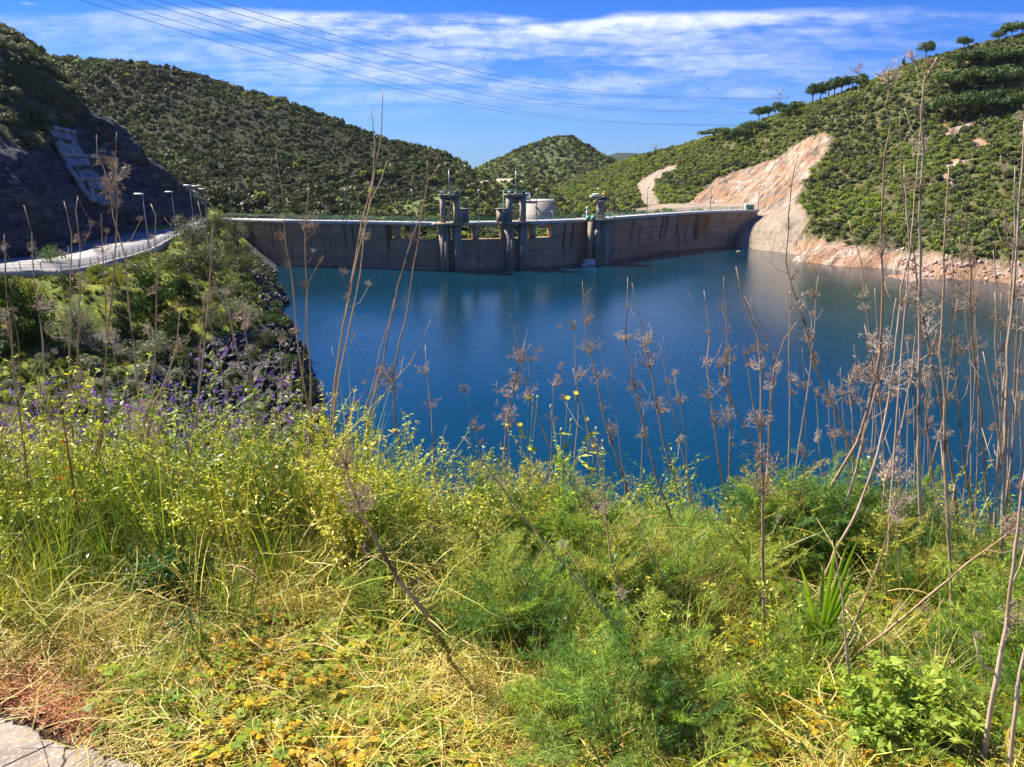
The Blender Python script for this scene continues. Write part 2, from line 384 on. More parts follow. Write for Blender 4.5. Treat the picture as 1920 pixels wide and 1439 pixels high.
# --- left bank: spur, road bench, gully and the slope below the viewpoint
road_near = [(0, 510), (134, 506), (213, 488), (282, 468), (332, 441), (385, 425)]
road_far = [(0, 486), (72, 470), (137, 461), (231, 436), (325, 421), (372, 414), (405, 411)]
ZR = 12.0
RN = [Vector((-100, 84, ZR))]+[W(a, b, ZR) for a, b in road_near]+[Vector((-80.5, 201, ZR)), Vector((-77.5, 212.5, ZR))]
RF = [Vector((-112, 98, ZR))]+[W(a, b, ZR) for a, b in road_far]+[Vector((-92, 235, ZR))]
shore = [(520, 498), (516, 520), (532, 560), (527, 590), (545, 625), (575, 665), (594, 705), (598, 745), (606, 790), (640, 850), (720, 960)]
cL = [p-Vector((0, 0, 0.9)) for p in RN[:-1]]+[p-Vector((0, 0, 0.7)) for p in RF]
cL += [W(a, b, 0) for a, b in shore]+[W(a+26, b, -3.5) for a, b in shore]
cL += [P(300, 482, 117), P(420, 560, 98), P(480, 605, 89), P(540, 662, 80), P(400, 450, 158), P(450, 482, 152), P(460, 530, 126), P(500, 602, 99),
       P(100, 524, 96), P(200, 506, 102), P(0, 530, 92), P(200, 560, 89), P(50, 600, 84), P(130, 600, 85), P(250, 622, 86), P(350, 680, 80), P(450, 705, 81), P(100, 700, 76),
       P(250, 732, 74), P(400, 765, 73), P(520, 765, 75), P(0, 700, 74)]
cL += [Vector(v) for v in ((-30, 45, 1.5), (-15, 52, -1), (-45, 42, 4), (-70, 45, 9), (-10, 62, -4), (-100, 60, 12), (-40, 4, 20.5), (-10, 4, 20.9), (0, 4, 20.6), (10, 4, 20.4), (40, 4, 19.5),
       (-40, -8, 22), (0, -8, 22), (40, -8, 22), (-30, 15, 13), (0, 15, 12.5), (30, 15, 12), (-20, 30, 4), (0, 30, 3), (30, 30, 2.5), (0, 45, -3), (30, 45, -3), (60, 60, -4), (80, 90, -4), (80, 30, 2),
       (-64, 218, 1), (-55, 228, -3), (-80, 225, 11), (20, 80, -6), (0, 120, -8), (40, 140, -8), (0, 170, -8), (-40, 215, -5), (60, 190, -8))]
cliff_noise = lambda V: vnoise(V, 0.06, 5, 4)
def masksL(V):
    px, py = proj(V); nz = vnoise(V, 0.15, 5, 4)
    rock = ((V[:, 2] < 3.6+nz*2.2) & (V[:, 0] > -48)) | inpoly(px, py+nz*14, [(560, 600), (400, 640), (260, 680), (180, 760), (640, 800)])
    rock |= inpoly(px+nz*18, py, [(430, 400), (470, 455), (440, 470), (485, 540), (505, 600), (610, 700), (620, 500)])
    rock |= (vnoise(V, 0.11, 77, 3) > 0.30)&(V[:, 1] < 100)
    rock &= V[:, 1] > 30
    return {'rock': rock.astype(float), 'pale': np.zeros(len(V))}
def dispL(V, s):
    n = normals(V, s.nx, s.ny); d = np.where((V[:, 0] > -50) & (V[:, 1] > 40) & (V[:, 2] < 5), vnoise(V, 0.35, 12, 4)*1.1+np.abs(vnoise(V, 0.14, 2, 3))*1.2, vnoise(V, 0.2, 4, 3)*0.3)
    V = V+n*d[:, None]
    near = V[:, 1] < 14
    V[near, 2] = V[near, 2]-0.6
    return V
TL = Terrain('bank', rbf(cL, 0.05), -118, 90, -10, 232, 1.0, MAT_L, 0.35, 0.06, masks=masksL, displace=dispL,
             label='grassy bank dropping from the road to the water')
# --- cut cliff above the road, lofted from measured sections
secs = [[Vector((-122, 60, 11)), P(-260, 330, 100), P(-260, 200, 125), P(-220, 100, 150), P(-200, 20, 180), P(-220, 20, 260)],
        [Vector((-100, 93, 11)), P(-90, 330, 112), P(-90, 230, 128), P(-80, 130, 150), P(-60, 35, 175), P(-90, 60, 260)],
        [RF[1]-Vector((0, 0, .6)), P(0, 340, 118), P(0, 260, 130), P(0, 170, 145), P(0, 62, 168), P(-20, 90, 260)],
        [RF[2]-Vector((0, 0, .6)), P(60, 340, 128), P(60, 260, 142), P(60, 180, 155), P(62, 98, 172), P(50, 130, 260)],
        [RF[3]-Vector((0, 0, .6)), P(112, 350, 141), P(108, 280, 152), P(106, 215, 162), P(104, 138, 178), P(90, 160, 270)],
        [RF[4]-Vector((0, 0, .6)), P(215, 380, 160), P(190, 320, 166), P(170, 260, 172), P(150, 190, 180), P(150, 215, 270)],
        [(RF[4]+RF[5])/2-Vector((0, 0, .6)), P(262, 385, 172), P(245, 345, 177), P(235, 300, 182), P(222, 243, 188), P(215, 270, 270)],
        [RF[5]-Vector((0, 0, .6)), P(310, 394, 186), P(300, 365, 190), P(290, 335, 195), P(278, 298, 202), P(280, 320, 275)],
        [RF[6]-Vector((0, 0, .6)), P(352, 402, 202), P(348, 390, 206), P(345, 375, 210), P(340, 352, 215), P(345, 365, 280)],
        [RF[7]-Vector((0, 0, .6)), P(398, 409, 219), P(397, 407, 222), P(396, 405, 226), P(395, 402, 232), P(400, 405, 285)]]
def catmull(A, n):
    A = np.asarray(A, float); k = len(A); out = []
    for i in range(k-1):
        p0, p1, p2, p3 = A[max(i-1, 0)], A[i], A[i+1], A[min(i+2, k-1)]
        for j in range(n):
            t = j/n; out.append(0.5*((2*p1)+(p2-p0)*t+(2*p0-5*p1+4*p2-p3)*t*t+(3*p1-p0-3*p2+p3)*t**3))
    out.append(A[-1]); return np.array(out)
S = np.array([[tuple(p) for p in s_] for s_ in secs]); S = catmull(S, 20); S = catmull(S.transpose(1, 0, 2), 18)
ny, nx = S.shape[:2]; VA = S.reshape(-1, 3); tr_ = np.repeat(np.arange(ny)/18.0, nx)
nA = normals(VA, nx, ny)
pxA, pyA = proj(VA)
vegline = np.interp(pxA, [-300, 0, 60, 110, 160, 225, 280, 340, 400], [255, 268, 285, 262, 200, 246, 300, 354, 402])
rockA = (pyA+vnoise(VA, 0.12, 4, 3)*16 > vegline) & (tr_ < 4.02)
amp = np.clip(tr_*1.5, 0, 1)
dA = np.where(rockA, np.abs(vnoise(VA*np.array([1, 1, .5]), 0.16, 40, 5))*3.6-1.2+vnoise(VA, 0.5, 44, 3)*0.5, vnoise(VA, 0.1, 9, 3)*1.5)*amp
VA = VA+nA*dA[:, None]*(-1 if nA[nx*ny//3][1] > 0 else 1)
iA = (np.arange(ny-1)[:, None]*nx+np.arange(nx-1)[None]).ravel(); QA = np.stack([iA, iA+1, iA+1+nx, iA+nx], -1)
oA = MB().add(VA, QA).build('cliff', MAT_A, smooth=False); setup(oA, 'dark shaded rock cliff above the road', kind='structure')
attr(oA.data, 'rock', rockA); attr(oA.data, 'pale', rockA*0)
class TAc: pass
TA = TAc(); TA.V = VA; TA.bvh = BVHTree.FromPolygons([tuple(p) for p in VA], QA.tolist())
TA.hit = lambda px, py: TA.bvh.ray_cast(CAM, ray(px, py).normalized())[:2]
TA.z = lambda x, y, top=400: TA.bvh.ray_cast(Vector((x, y, top)), Vector((0, 0, -1)))[:2]
# --- big hill behind on the left
cB = [P(1000, 385, 430), P(1050, 395, 430), P(1000, 385, 330), P(-300, 60, 480), P(-100, 90, 480), P(75, 114, 480), P(200, 114, 470), P(330, 132, 462), P(440, 167, 455), P(520, 184, 450), P(600, 217, 445), P(700, 247, 438), P(760, 262, 432), P(830, 287, 425), P(870, 312, 420), P(895, 334, 415), P(930, 352, 410),
      P(-200, 350, 290), P(100, 350, 290), P(300, 380, 285), P(420, 402, 282), P(560, 405, 280), P(700, 405, 285), P(800, 396, 300), P(880, 380, 330), P(940, 372, 350), P(420, 300, 355), P(600, 330, 355), P(750, 350, 360), P(250, 230, 390), P(830, 345, 372),
      P(500, 250, 400), P(680, 290, 400), P(100, 200, 400), P(430, 415, 235), P(300, 410, 235), P(600, 423, 235), P(800, 430, 240), P(0, 300, 340)]
for px, py in ((-300, 60), (75, 114), (330, 132), (520, 184), (700, 247), (870, 312)):
    q = P(px, py, 560); q.z -= 45; cB.append(q)
for q in cB:
    if q.y > 350: q.z -= 2.2
TB = Terrain('hill', rbf(cB), -340, 25, 226, 600, 3.0, MAT_B, 4.0, 0.018, label='large scrub-covered hill behind the left end of the dam', masks=lambda V: {'rock': np.zeros(len(V)), 'pale': np.zeros(len(V))})
# --- low spur with a dirt road just behind the dam
road_c = [(882, 331), (925, 331), (960, 337), (952, 346), (925, 340), (885, 337)]
cC = [P(680, 412, 262), P(740, 395, 285), P(800, 374, 305), P(860, 356, 330), P(925, 337, 345), P(965, 337, 350), P(1010, 352, 345), P(1050, 372, 335), P(1090, 392, 320), P(1120, 405, 300),
      P(700, 435, 232), P(810, 440, 236), P(900, 440, 238), P(1000, 436, 240), P(1080, 430, 246), P(850, 408, 275), P(950, 400, 285), P(1020, 405, 285), P(640, 430, 236),
      P(860, 372, 380), P(925, 360, 390), P(1000, 370, 390), P(740, 410, 320), P(1100, 410, 350), P(930, 370, 312), P(930, 445, 218), P(730, 448, 218), P(1070, 440, 225)]
def masksC(V):
    px, py = proj(V); r = inpoly(px, py, [(870, 328), (930, 330), (975, 335), (985, 341), (930, 341), (860, 350)]) & (V[:, 1] > 325) & (V[:, 1] < 365)
    return {'rock': np.zeros(len(V)), 'pale': r.astype(float)}
MAT_C = ground_mat('hillside_mid', (0.09, 0.12, 0.035), (0.15, 0.17, 0.05), [(0.3, 0.25, 0.2)]*5+[(0.45, 0.38, 0.30), (0.4, 0.33, 0.25)])
TC = Terrain('hill', rbf(cC), -52, 62, 212, 392, 2.0, MAT_C, 1.2, 0.03, label='low scrubby spur with a dirt road right behind the dam', masks=masksC, displace=lambda V, s: sink(V, 2000))
MAT_D = ground_mat('hillside_centre', (0.06, 0.085, 0.03), (0.10, 0.12, 0.045), [(0.05, 0.05, 0.04)]*7)
# --- centre and far hills
cD = [P(860, 335, 700), P(885, 322, 710), P(950, 288, 730), P(1000, 265, 740), P(1050, 253, 745), P(1078, 255, 745), P(1110, 277, 740), P(1150, 301, 730), P(1220, 325, 720), P(1300, 350, 700),
      P(820, 370, 520), P(900, 368, 500), P(1000, 372, 500), P(1100, 370, 500), P(1250, 372, 520), P(1000, 330, 610), P(1100, 330, 620), P(780, 350, 700)]
for px, py in ((860, 335), (950, 288), (1050, 253), (1110, 277), (1220, 325)):
    q = P(px, py, 900); q.z -= 70; cD.append(q)
for q in cD: q.z -= 3.0
TD = Terrain('hill', rbf(cD), -160, 260, 480, 900, 6.0, MAT_D, 3.5, 0.012, label='rounded green hill in the centre beyond the dam', masks=lambda V: {'rock': np.zeros(len(V)), 'pale': np.zeros(len(V))})
cE = [P(1080, 312, 3000), P(1130, 300, 3000), P(1160, 292, 3000), P(1190, 296, 3000), P(1215, 291, 3000), P(1290, 292, 3000), P(1400, 300, 3000), P(1000, 330, 2900), P(1100, 345, 2200), P(1300, 345, 2200), P(1160, 345, 3900), P(1300, 345, 3900), P(900, 345, 3000), P(1500, 330, 3000), P(1500, 345, 2200)]
TE = Terrain('hill', rbf(cE), -200, 1400, 2200, 3900, 40.0, MAT_B, 25.0, 0.003, label='distant hazy hills low on the skyline', masks=lambda V: {'rock': np.zeros(len(V)), 'pale': np.zeros(len(V))})
g = MB().add([(-1450, -80, -14), (2050, -80, -14), (2050, 4050, -14), (-1450, 4050, -14)], [(0, 1, 2, 3)]).build('ground', MAT_B)
setup(g, 'valley ground beneath the hills', kind='structure')

# ---------------------------------------------------------------- water
m, t, out = newmat('reservoir_water'); p_ = pos(t)
n1 = t.noise(t.scale(p_, (1.0, 0.55, 1), (0, 0, 0.25)), 1.15, 5, 0.62)
n2 = t.noise(t.scale(p_, (1, 0.8, 1)), 4.5, 3, 0.6)
calm = t.noise(t.scale(p_, (1, 0.4, 1), (0, 0, 0.1)), 0.035, 3)
h = t.math('ADD', n1, t.math('MULTIPLY', n2, 0.25))
bn = t.node('ShaderNodeBump'); t.l.new(h, bn.inputs['Height']); bn.inputs['Distance'].default_value = 0.072
t.l.new(t.mapr(calm, 0.35, 0.65, 0.55, 1.0), bn.inputs['Strength'])
cw = t.mix(t.mapr(calm, 0.3, 0.7), (0.0009, 0.021, 0.036), (0.0012, 0.029, 0.055))
pw = principled(t, out, cw, 0.08, bn.outputs[0], 0.5); pw.inputs['IOR'].default_value = 1.333
WAT = m
wt = MB().add([(-130, 20, 0), (330, 20, 0), (330, 300, 0), (-130, 300, 0)], [(0, 1, 2, 3)]).build('water', WAT)
setup(wt, 'deep blue reservoir water', kind='structure')

# ---------------------------------------------------------------- road
def ribbon(name, A, B, zoff, mat, thick=0.35, n=10):
    A = catmull([tuple(p) for p in A], n); B = catmull([tuple(p) for p in B], n)
    k = min(len(A), len(B)); 
    def rs(X, k): s = np.linspace(0, len(X)-1, k); i = np.clip(s.astype(int), 0, len(X)-2); f = (s-i)[:, None]; return X[i]*(1-f)+X[i+1]*f
    A = rs(A, k); B = rs(B, k); A[:, 2] += zoff; B[:, 2] += zoff
    v = []; 
    for i in range(k):
        for P_ in (A[i], B[i]): v += [P_]
        for P_ in (A[i], B[i]): v += [P_-np.array([0, 0, thick])]
    q = []
    for i in range(k-1):
        a = i*4; b = a+4; q += [(a, b, b+1, a+1), (a+2, a+3, b+3, b+2), (a, a+2, b+2, b), (a+1, b+1, b+3, a+3)]
    q += [(0, 1, 3, 2), ((k-1)*4, (k-1)*4+2, (k-1)*4+3, (k-1)*4+1)]
    return MB().add(v, q).build(name, mat), A, B
m, t, out = newmat('road_surface'); p_ = pos(t)
c = t.mix(t.mapr(t.noise(p_, 0.5, 6, 0.65), 0.35, 0.65), (0.30, 0.285, 0.275), (0.22, 0.21, 0.205))
c = t.mix(t.mapr(t.noise(p_, 0.12, 3), 0.45, 0.6), c, (0.36, 0.34, 0.32)); principled(t, out, c, 0.9, t.bump(t.noise(p_, 9, 4), 0.4, 0.02)); ROADM = m
ro, RA, RB = ribbon('road', RN, RF[:8]+[RF[8]], 0.0, ROADM, 0.8); setup(ro, 'sunlit grey road with shadows from the cliff', kind='structure')
CONC = plain('concrete_kerb', (0.42, 0.39, 0.35), (0.30, 0.28, 0.26), 1.5, 0.9, 0.02)
kb, _, _ = ribbon('kerb', [Vector(p) for p in RA[::6]], [Vector(p)+Vector((0.45, -0.25, 0)) for p in RA[::6]], 0.13, CONC, 1.0, 4)
setup(kb, 'pale concrete kerb along the outer edge of the road', kind='structure')
# ---------------------------------------------------------------- the dam
def stain_mat(name, base, base2, band, dark, warm, streak=1.0):
    m, t, out = newmat(name); uv = t.node('ShaderNodeAttribute'); uv.attribute_name = 'uvw'; uv = uv.outputs['Vector']
    p = pos(t); su = t.node('ShaderNodeSeparateXYZ'); t.l.new(uv, su.inputs[0])
    c = t.mix(t.mapr(t.noise(p, 0.25, 6, 0.65), 0.38, 0.62), base, base2)
    lift = t.noise(t.scale(uv, (0.015, 1.6, 1)), 1.0, 3, 0.6)                       # horizontal pour and water lines
    c = t.mix(t.mapr(lift, 0.42, 0.62, 0.0, 0.6), c, band)
    fine = t.noise(t.scale(uv, (0.05, 5.0, 1)), 1.0, 4, 0.7); c = t.mix(t.mapr(fine, 0.5, 0.66, 0, 0.35), c, dark)
    run = t.noise(t.scale(uv, (0.9, 0.07, 1)), 1.0, 5, 0.65)                        # vertical run-off
    c = t.mix(t.math('MULTIPLY', t.mapr(run, 0.52, 0.66), 0.75*streak), c, dark)
    wr = t.noise(t.scale(uv, (0.12, 0.10, 1)), 1.0, 3); c = t.mix(t.math('MULTIPLY', t.mapr(wr, 0.48, 0.62), 0.55), c, warm)
    c = t.mix(att(t, 'stain'), c, tuple(x*0.35 for x in dark)); c = t.mix(att(t, 'rust'), c, (0.30, 0.13, 0.05))
    principled(t, out, c, 0.88, t.bump(t.math('ADD', lift, t.noise(p, 3, 5)), 0.35, 0.08), 0.2); return m
WALLM = stain_mat('dam_concrete', (0.50, 0.33, 0.205), (0.38, 0.25, 0.16), (0.23, 0.155, 0.11), (0.10, 0.075, 0.065), (0.42, 0.24, 0.13))
DECKM = plain('deck_concrete', (0.62, 0.58, 0.52), (0.46, 0.43, 0.40), 0.8, 0.85, 0.02)
PIERM = plain('pier_concrete', (0.52, 0.37, 0.24), (0.36, 0.26, 0.19), 0.8, 0.9, 0.03)
TOWERM = stain_mat('tower_concrete', (0.40, 0.33, 0.24), (0.29, 0.24, 0.18), (0.19, 0.16, 0.125), (0.10, 0.09, 0.08), (0.42, 0.31, 0.20), 0.8)
GREEN = plain('green_painted_steel', (0.02, 0.12, 0.075), (0.03, 0.16, 0.10), 3, 0.5)
PALEG = plain('pale_green_steel', (0.16, 0.38, 0.28), (0.22, 0.45, 0.34), 3, 0.5)
STEEL = plain('grey_galvanised_steel', (0.36, 0.37, 0.37), (0.26, 0.27, 0.28), 2, 0.5, metal=0.3)
DARKM = plain('dark_gate_steel', (0.05, 0.055, 0.06), (0.09, 0.09, 0.09), 2, 0.6)
WHITE = plain('white_paint', (0.78, 0.77, 0.74), (0.66, 0.65, 0.62), 1.0, 0.6)
CREAM = plain('cream_paint', (0.72, 0.60, 0.36), (0.62, 0.52, 0.33), 1.0, 0.6)
YELL = plain('yellow_paint', (0.70, 0.45, 0.06), None, 2, 0.5)

dam = empty('arch_dam', D(926, -1.5, 0), 'curved concrete arch dam with brown stained face closing the reservoir', 'dam')
def rel(b, name, mat, parent, smooth=False):
    """build in world coordinates, store relative to the thing's base"""
    L = parent.location; par = parent
    if parent.parent is not None: L = parent.parent.location+parent.location
    b.v = [a-np.array(tuple(L)) for a in b.v]; return b.build(name, mat, par, smooth)
def prof(z):   # face set-back under the deck: upright top, slight batter below
    return -0.55-0.55*float(np.clip((10.2-z)/3.5, 0, 1))+0.5*float(np.clip((6.5-z)/7, 0, 1))
STAINS = [(504, .5), (528, 1.3), (643, .9), (658, 1.1), (724, .9), (1062, 1.0), (1077, 1.3), (1150, 1.3), (1188, .9), (1246, 1.3), (1254, 1.2), (1274, .7)]
def wall_strip(a, b, ztop, zbot=-4.0, thick=3.4):
    n = max(2, int((b-a)/1.6)); zs = np.linspace(zbot, ztop, 34); V = []; UV = []; ST = []; RU = []
    pxs = np.linspace(a, b, n+1); s = 0; last = None
    for px in pxs:
        q = D(px, 0, 0)
        for z in zs:
            V.append(D(px, prof(z), z)); UV.append((px*0.19, z, 0))
            st = 0.0
            for sp, wd in STAINS:
                k = sp+(0 if z > 7.2 else (7.2-z)*(1.0 if sp < 900 else -1.3)*0.9)
                if z > 3.2: st = max(st, max(0, 1-abs(px-k)/(2.6*wd))*min(1, (z-3.2)/2.0))
            hi = max(0, 1-abs(px-1311)/8)*(z > 3) if z < 11 else 0
            if 1318 < px < 1336: RU.append(0.85*min(1, max(0, (z-2)/5)))
            elif 1280 < px < 1318: RU.append(0.45*min(1, max(0, (z-5)/5)))
            else: RU.append(0)
            ST.append(min(1, st*0.95+hi))
    m = len(zs); V = np.array([tuple(v) for v in V]); q = []
    for i in range(n):
        for j in range(m-1): q.append((i*m+j, (i+1)*m+j, (i+1)*m+j+1, i*m+j+1))
    bk = []; o = len(V)
    for px in pxs:
        for z in (zbot, ztop): bk.append(D(px, -0.55-thick, z)); UV.append((px*0.19, z, 0)); ST.append(0); RU.append(0)
    for i in range(n):
        c0, c1 = o+i*2, o+(i+1)*2; q.append((c1, c0, c0+1, c1+1)); q.append((i*m+m-1, (i+1)*m+m-1, c1+1, c0+1))
    t = [];
    for i, fl in ((0, 0), (n, 1)):
        c0 = o+i*2
        for j in range(m-1): t.append((i*m+j, i*m+j+1, c0+1))
        t.append((i*m, c0+1, c0))
    return MB().add(np.concatenate([V, np.array([tuple(x) for x in bk])]), q, t), UV, ST, RU
def wall_part(a, b, ztop):
    mb, UV, ST, RU = wall_strip(a, b, ztop); o = rel(mb, 'wall', WALLM, dam)
    at = o.data.attributes.new('uvw', 'FLOAT_VECTOR', 'POINT'); at.data.foreach_set('vector', np.array(UV, np.float32).ravel())
    attr(o.data, 'stain', ST); attr(o.data, 'rust', RU); return o
ZS = 7.45
o = wall_part(402, 722, ZC); o['label'] = 'shaded left wing of the dam wall'
o = wall_part(722.02, 1043, ZS); o['label'] = 'lower overflow wall under the open spillway bays'
o = wall_part(1043.02, 1423, ZC); o['label'] = 'right wing of the dam wall with rust stain near its end'
# deck: slab with a pale outer edge, in one part
def deck_ring(px):
    return [D(px, 0.0, ZC+0.003), D(px, 0.0, ZD), D(px, -0.25, ZD+0.0), D(px, -0.27, ZD-0.12), D(px, -4.6, ZD-0.12), D(px, -4.62, ZD), D(px, -4.9, ZD), D(px, -4.9, ZC+0.003)]
rel(MB().rings([[tuple(v) for v in deck_ring(px)] for px in np.linspace(398, 1424, 220)]), 'deck', DECKM, dam)
def obox(b, px, off, along, depth, z0, z1, taper=1.0, shift=0.0):
    c = D(px, off, (z0+z1)/2); b.box(tuple(c), (along, depth, z1-z0), Drot(px), taper); return b
for px, wd in ((737.5, .5), (771, 1.3), (842, 1.0), (894, 1.1), (948, 1.0), (1003, 1.2), (1041.5, .5)):
    b = MB(); obox(b, px, -2.35, wd, 3.2, ZS+0.003, ZC); rel(b, 'pier', PIERM, dam)

# railings: rails along the edge and upright posts
def railing(name, pts, label, mat, h=1.05, sp=2.3, group=None, rails=(0.35, 0.7, 1.05), r=0.035, maxp=98):
    pts = np.array([tuple(p) for p in pts]); seg = np.linalg.norm(np.diff(pts, axis=0), axis=1); s = np.concatenate([[0], np.cumsum(seg)])
    th = empty(name, pts[0], label, 'railing', group)
    b = MB()
    for rz in rails:
        k = np.linspace(0, s[-1], min(400, max(4, int(s[-1]/1.5)))); q = np.stack([np.interp(k, s, pts[:, i]) for i in range(3)], -1); q[:, 2] += rz; b.tube(q, r, 5)
    rel(b, 'rails', mat, th)
    n = min(maxp, int(s[-1]/sp)+1); first = None
    for i in range(n):
        k = s[-1]*i/(n-1); q = Vector([np.interp(k, s, pts[:, j]) for j in range(3)])-th.location
        if first is None:
            bb = MB(); bb.box((0, 0, h/2), (0.07, 0.07, h)); first = bb.build('post', mat, th); first.location = q
        else:
            c = first.copy(); col.objects.link(c); c.parent = th; c.location = q
    return th
RG = 'green railings along the dam and the road'
dd = lambda a, b, off, n=60: [D(px, off, ZD) for px in np.linspace(a, b, n)]
railing('railing', dd(402, 818, -0.12), 'green railing on the reservoir side of the dam crest, left of the gate towers', GREEN, group=RG)
railing('railing', dd(876, 930, -0.12, 12), 'short green railing on the dam crest between the two gate towers', GREEN, group=RG)
railing('railing', dd(1002, 1078, -0.12, 16), 'short green railing on the dam crest between right gate tower and intake tower', PALEG, group=RG)
railing('railing', dd(1142, 1422, -0.12), 'pale green railing on the dam crest right of the intake tower', PALEG, group=RG)
railing('railing', dd(402, 1422, -4.75, 120), 'long green railing on the far side of the dam crest', GREEN, group=RG, sp=2.6)
rk = [Vector(p)+Vector((0.22, -0.12, 0.13)) for p in RA[6:-6:3]]
railing('railing', rk, 'thin dark railing along the outer kerb of the cliff road', DARKM, group=RG, sp=2.4, r=0.022)
rk2 = [Vector(p)+Vector((0.6, 0, 0.0)) for p in RA[-14:]]
# guardrail seen behind the bushes where the road meets the dam
# ---------------- gate towers
def uvattr(o, st=0.0):
    V = np.zeros(len(o.data.vertices)*3, np.float32); o.data.vertices.foreach_get('co', V); V = V.reshape(-1, 3)
    U = np.stack([V[:, 0]+V[:, 1]*0.6, V[:, 2], V[:, 0]*0], -1).astype(np.float32)
    at = o.data.attributes.new('uvw', 'FLOAT_VECTOR', 'POINT'); at.data.foreach_set('vector', U.ravel()); return o
TW = 0.32
def tower(pl, pr, label, kiosk, kl):
    cx = (pl+pr)/2; T = empty('gate_tower', D(cx, 2.0, 0), label, 'gate tower', 'gate hoist towers in front of the dam')
    for px, wd in ((pl, 1.7), (pr, 1.9)):
        r0 = Drot(px)+TW
        for sgn in (-1, 1):            # each column is a pair of ribs with a guide slot between
            b = MB(); c = D(px+sgn*3.1, 2.0, 0); ex = Vector((math.cos(r0), math.sin(r0), 0)); ey = Vector((-ex.y, ex.x, 0)); b.rings([[tuple(c+ex*x+ey*y+Vector((0, 0, z))) for x, y in ((-.36, .85), (-.36, -.35), (.02, -.95), (.36, -.95), (.36, .85))] for z in (-3, 11.4)])
            uvattr(rel(b, 'lower_column', TOWERM, T))
        b = MB(); obox(b, px, 1.55, wd*0.6, 0.5, -3, 11.35); uvattr(rel(b, 'guide_slot', DARKM, T))
        b = MB(); c = D(px, 2.0, 0); b.rings([[tuple(c+ex*x+ey*y+Vector((0, 0, z))) for x, y in ((-.52, .65), (-.52, -.1), (-.15, -.7), (.52, -.7), (.52, .65))] for z in (12.05, 18.5)]); uvattr(rel(b, 'upper_column', TOWERM, T))
        b = MB(); obox(b, px, 0.2, 0.5, 1.5, 16.0, 16.5); obox(b, px, 0.2, 0.5, 1.5, 12.05, 12.6)
        rel(b, 'bracket', TOWERM, T); uvattr(T.children[-1]) if False else None
    b = MB(); obox(b, cx, 1.7, (pr-pl)*0.148+3.6, 3.6, 11.45, 12.05); obox(b, cx, 0.0, (pr-pl)*0.148+2.0, 1.6, 11.5, 12.0); uvattr(rel(b, 'platform', TOWERM, T))
    b = MB(); L = (pr-pl)*0.148+1.9; obox(b, cx, 2.0, L, 2.4, 18.5, 18.95); obox(b, cx, 2.0, L-0.9, 0.9, 18.15, 18.5); uvattr(rel(b, 'top_slab', TOWERM, T))
    # hoist machinery, stems and mast
    b = MB()
    for k in (-1.6, 0, 1.7): obox(b, cx+k*3, 2.0, 0.6, 0.7, 17.5, 18.15)
    b.tube([D(cx-2, 2.0, 17.9), D(cx-2, 2.0, -1)], 0.09, 6); b.tube([D(cx+4, 2.0, 18), D(cx+4, 2.0, 9)], 0.07, 6)
    rel(b, 'hoist', DARKM, T)
    b = MB()
    for z in (13.0, 14.6, 16.2): b.tube([D(pl+3, 2.0, z), D(pr-3, 2.0, z)], 0.045, 5)
    rel(b, 'tie_bars', STEEL, T)
    b = MB(); b.tube([D(cx, 2.0, 18.95), D(cx, 2.0, 24.6)], 0.17, 8); b.tube([D(cx, 2.0, 18.95), D(cx, 2.0, 19.5)], [0.6, 0.25], 10); rel(b, 'mast', STEEL, T)
    b = MB(); L2 = L/2
    r0 = Drot(cx); ex = Vector((math.cos(r0), math.sin(r0), 0)); ey = Vector((-ex.y, ex.x, 0)); c0 = D(cx, 2.0, 18.95)
    cs = [c0-ex*L2*0.95-ey*1.2, c0+ex*L2*0.95-ey*1.2, c0+ex*L2*0.95+ey*1.2, c0-ex*L2*0.95+ey*1.2]
    for z in (0.5, 1.0):
        for i in range(4): b.tube([cs[i]+Vector((0, 0, z)), cs[(i+1) % 4]+Vector((0, 0, z))], 0.04, 4)
    for i in range(4):
        for f in (0, .33, .66):
            q = cs[i]*(1-f)+cs[(i+1) % 4]*f; b.tube([q, q+Vector((0, 0, 1.0))], 0.04, 4)
    rel(b, 'roof_railing', GREEN, T)
    for px_, wd_ in ((pl-1, 1.1), (pr, 1.9)):
        b = MB(); obox(b, px_, 2.6, wd_*0.4, 0.5, 18.96, 19.7); rel(b, 'lamp_box', GREEN if wd_ > 1.5 else WHITE, T)
    # kiosk beside one column, with its own small roof rail
    kx = kl; b = MB(); q_ = D(kx, 1.9, 13.6); b.box(tuple(q_), (2.5, 2.2, 3.1), Drot(kx)+TW); kb_ = rel(b, 'kiosk', TOWERM, T); uvattr(kb_)
    b = MB(); obox(b, kx, 1.9, 3.2, 2.7, 15.2, 15.42); rel(b, 'kiosk_roof', TOWERM, T); uvattr(T.children[-1]) if False else None
    b = MB(); obox(b, kx+3, 3.13, 1.0, 0.06, 12.1, 14.2); rel(b, 'door', GREEN, T)
    b = MB()
    for z in (15.9, 16.4):
        b.tube([D(kx-8*.8, 3.1, z), D(kx+8*.8, 3.1, z)], 0.04, 4); b.tube([D(kx-8*.8, .7, z), D(kx+8*.8, .7, z)], 0.04, 4)
    for k in (-6.4, 0, 6.4): b.tube([D(kx+k, 3.1, 15.4), D(kx+k, 3.1, 16.4)], 0.04, 4)
    rel(b, 'kiosk_railing', PALEG, T)
    return T
T1 = tower(830, 853, 'left gate tower with mast, standing in the water before the left spillway bays', True, 864)
T2 = tower(950, 975, 'right gate tower with mast and pale kiosk on its left side', True, 939)
b = MB(); obox(b, 817.5, 0.8, 1.4, 2.6, 11.3, 11.98); rel(b, 'side_balcony', DECKM, T1)
b = MB()
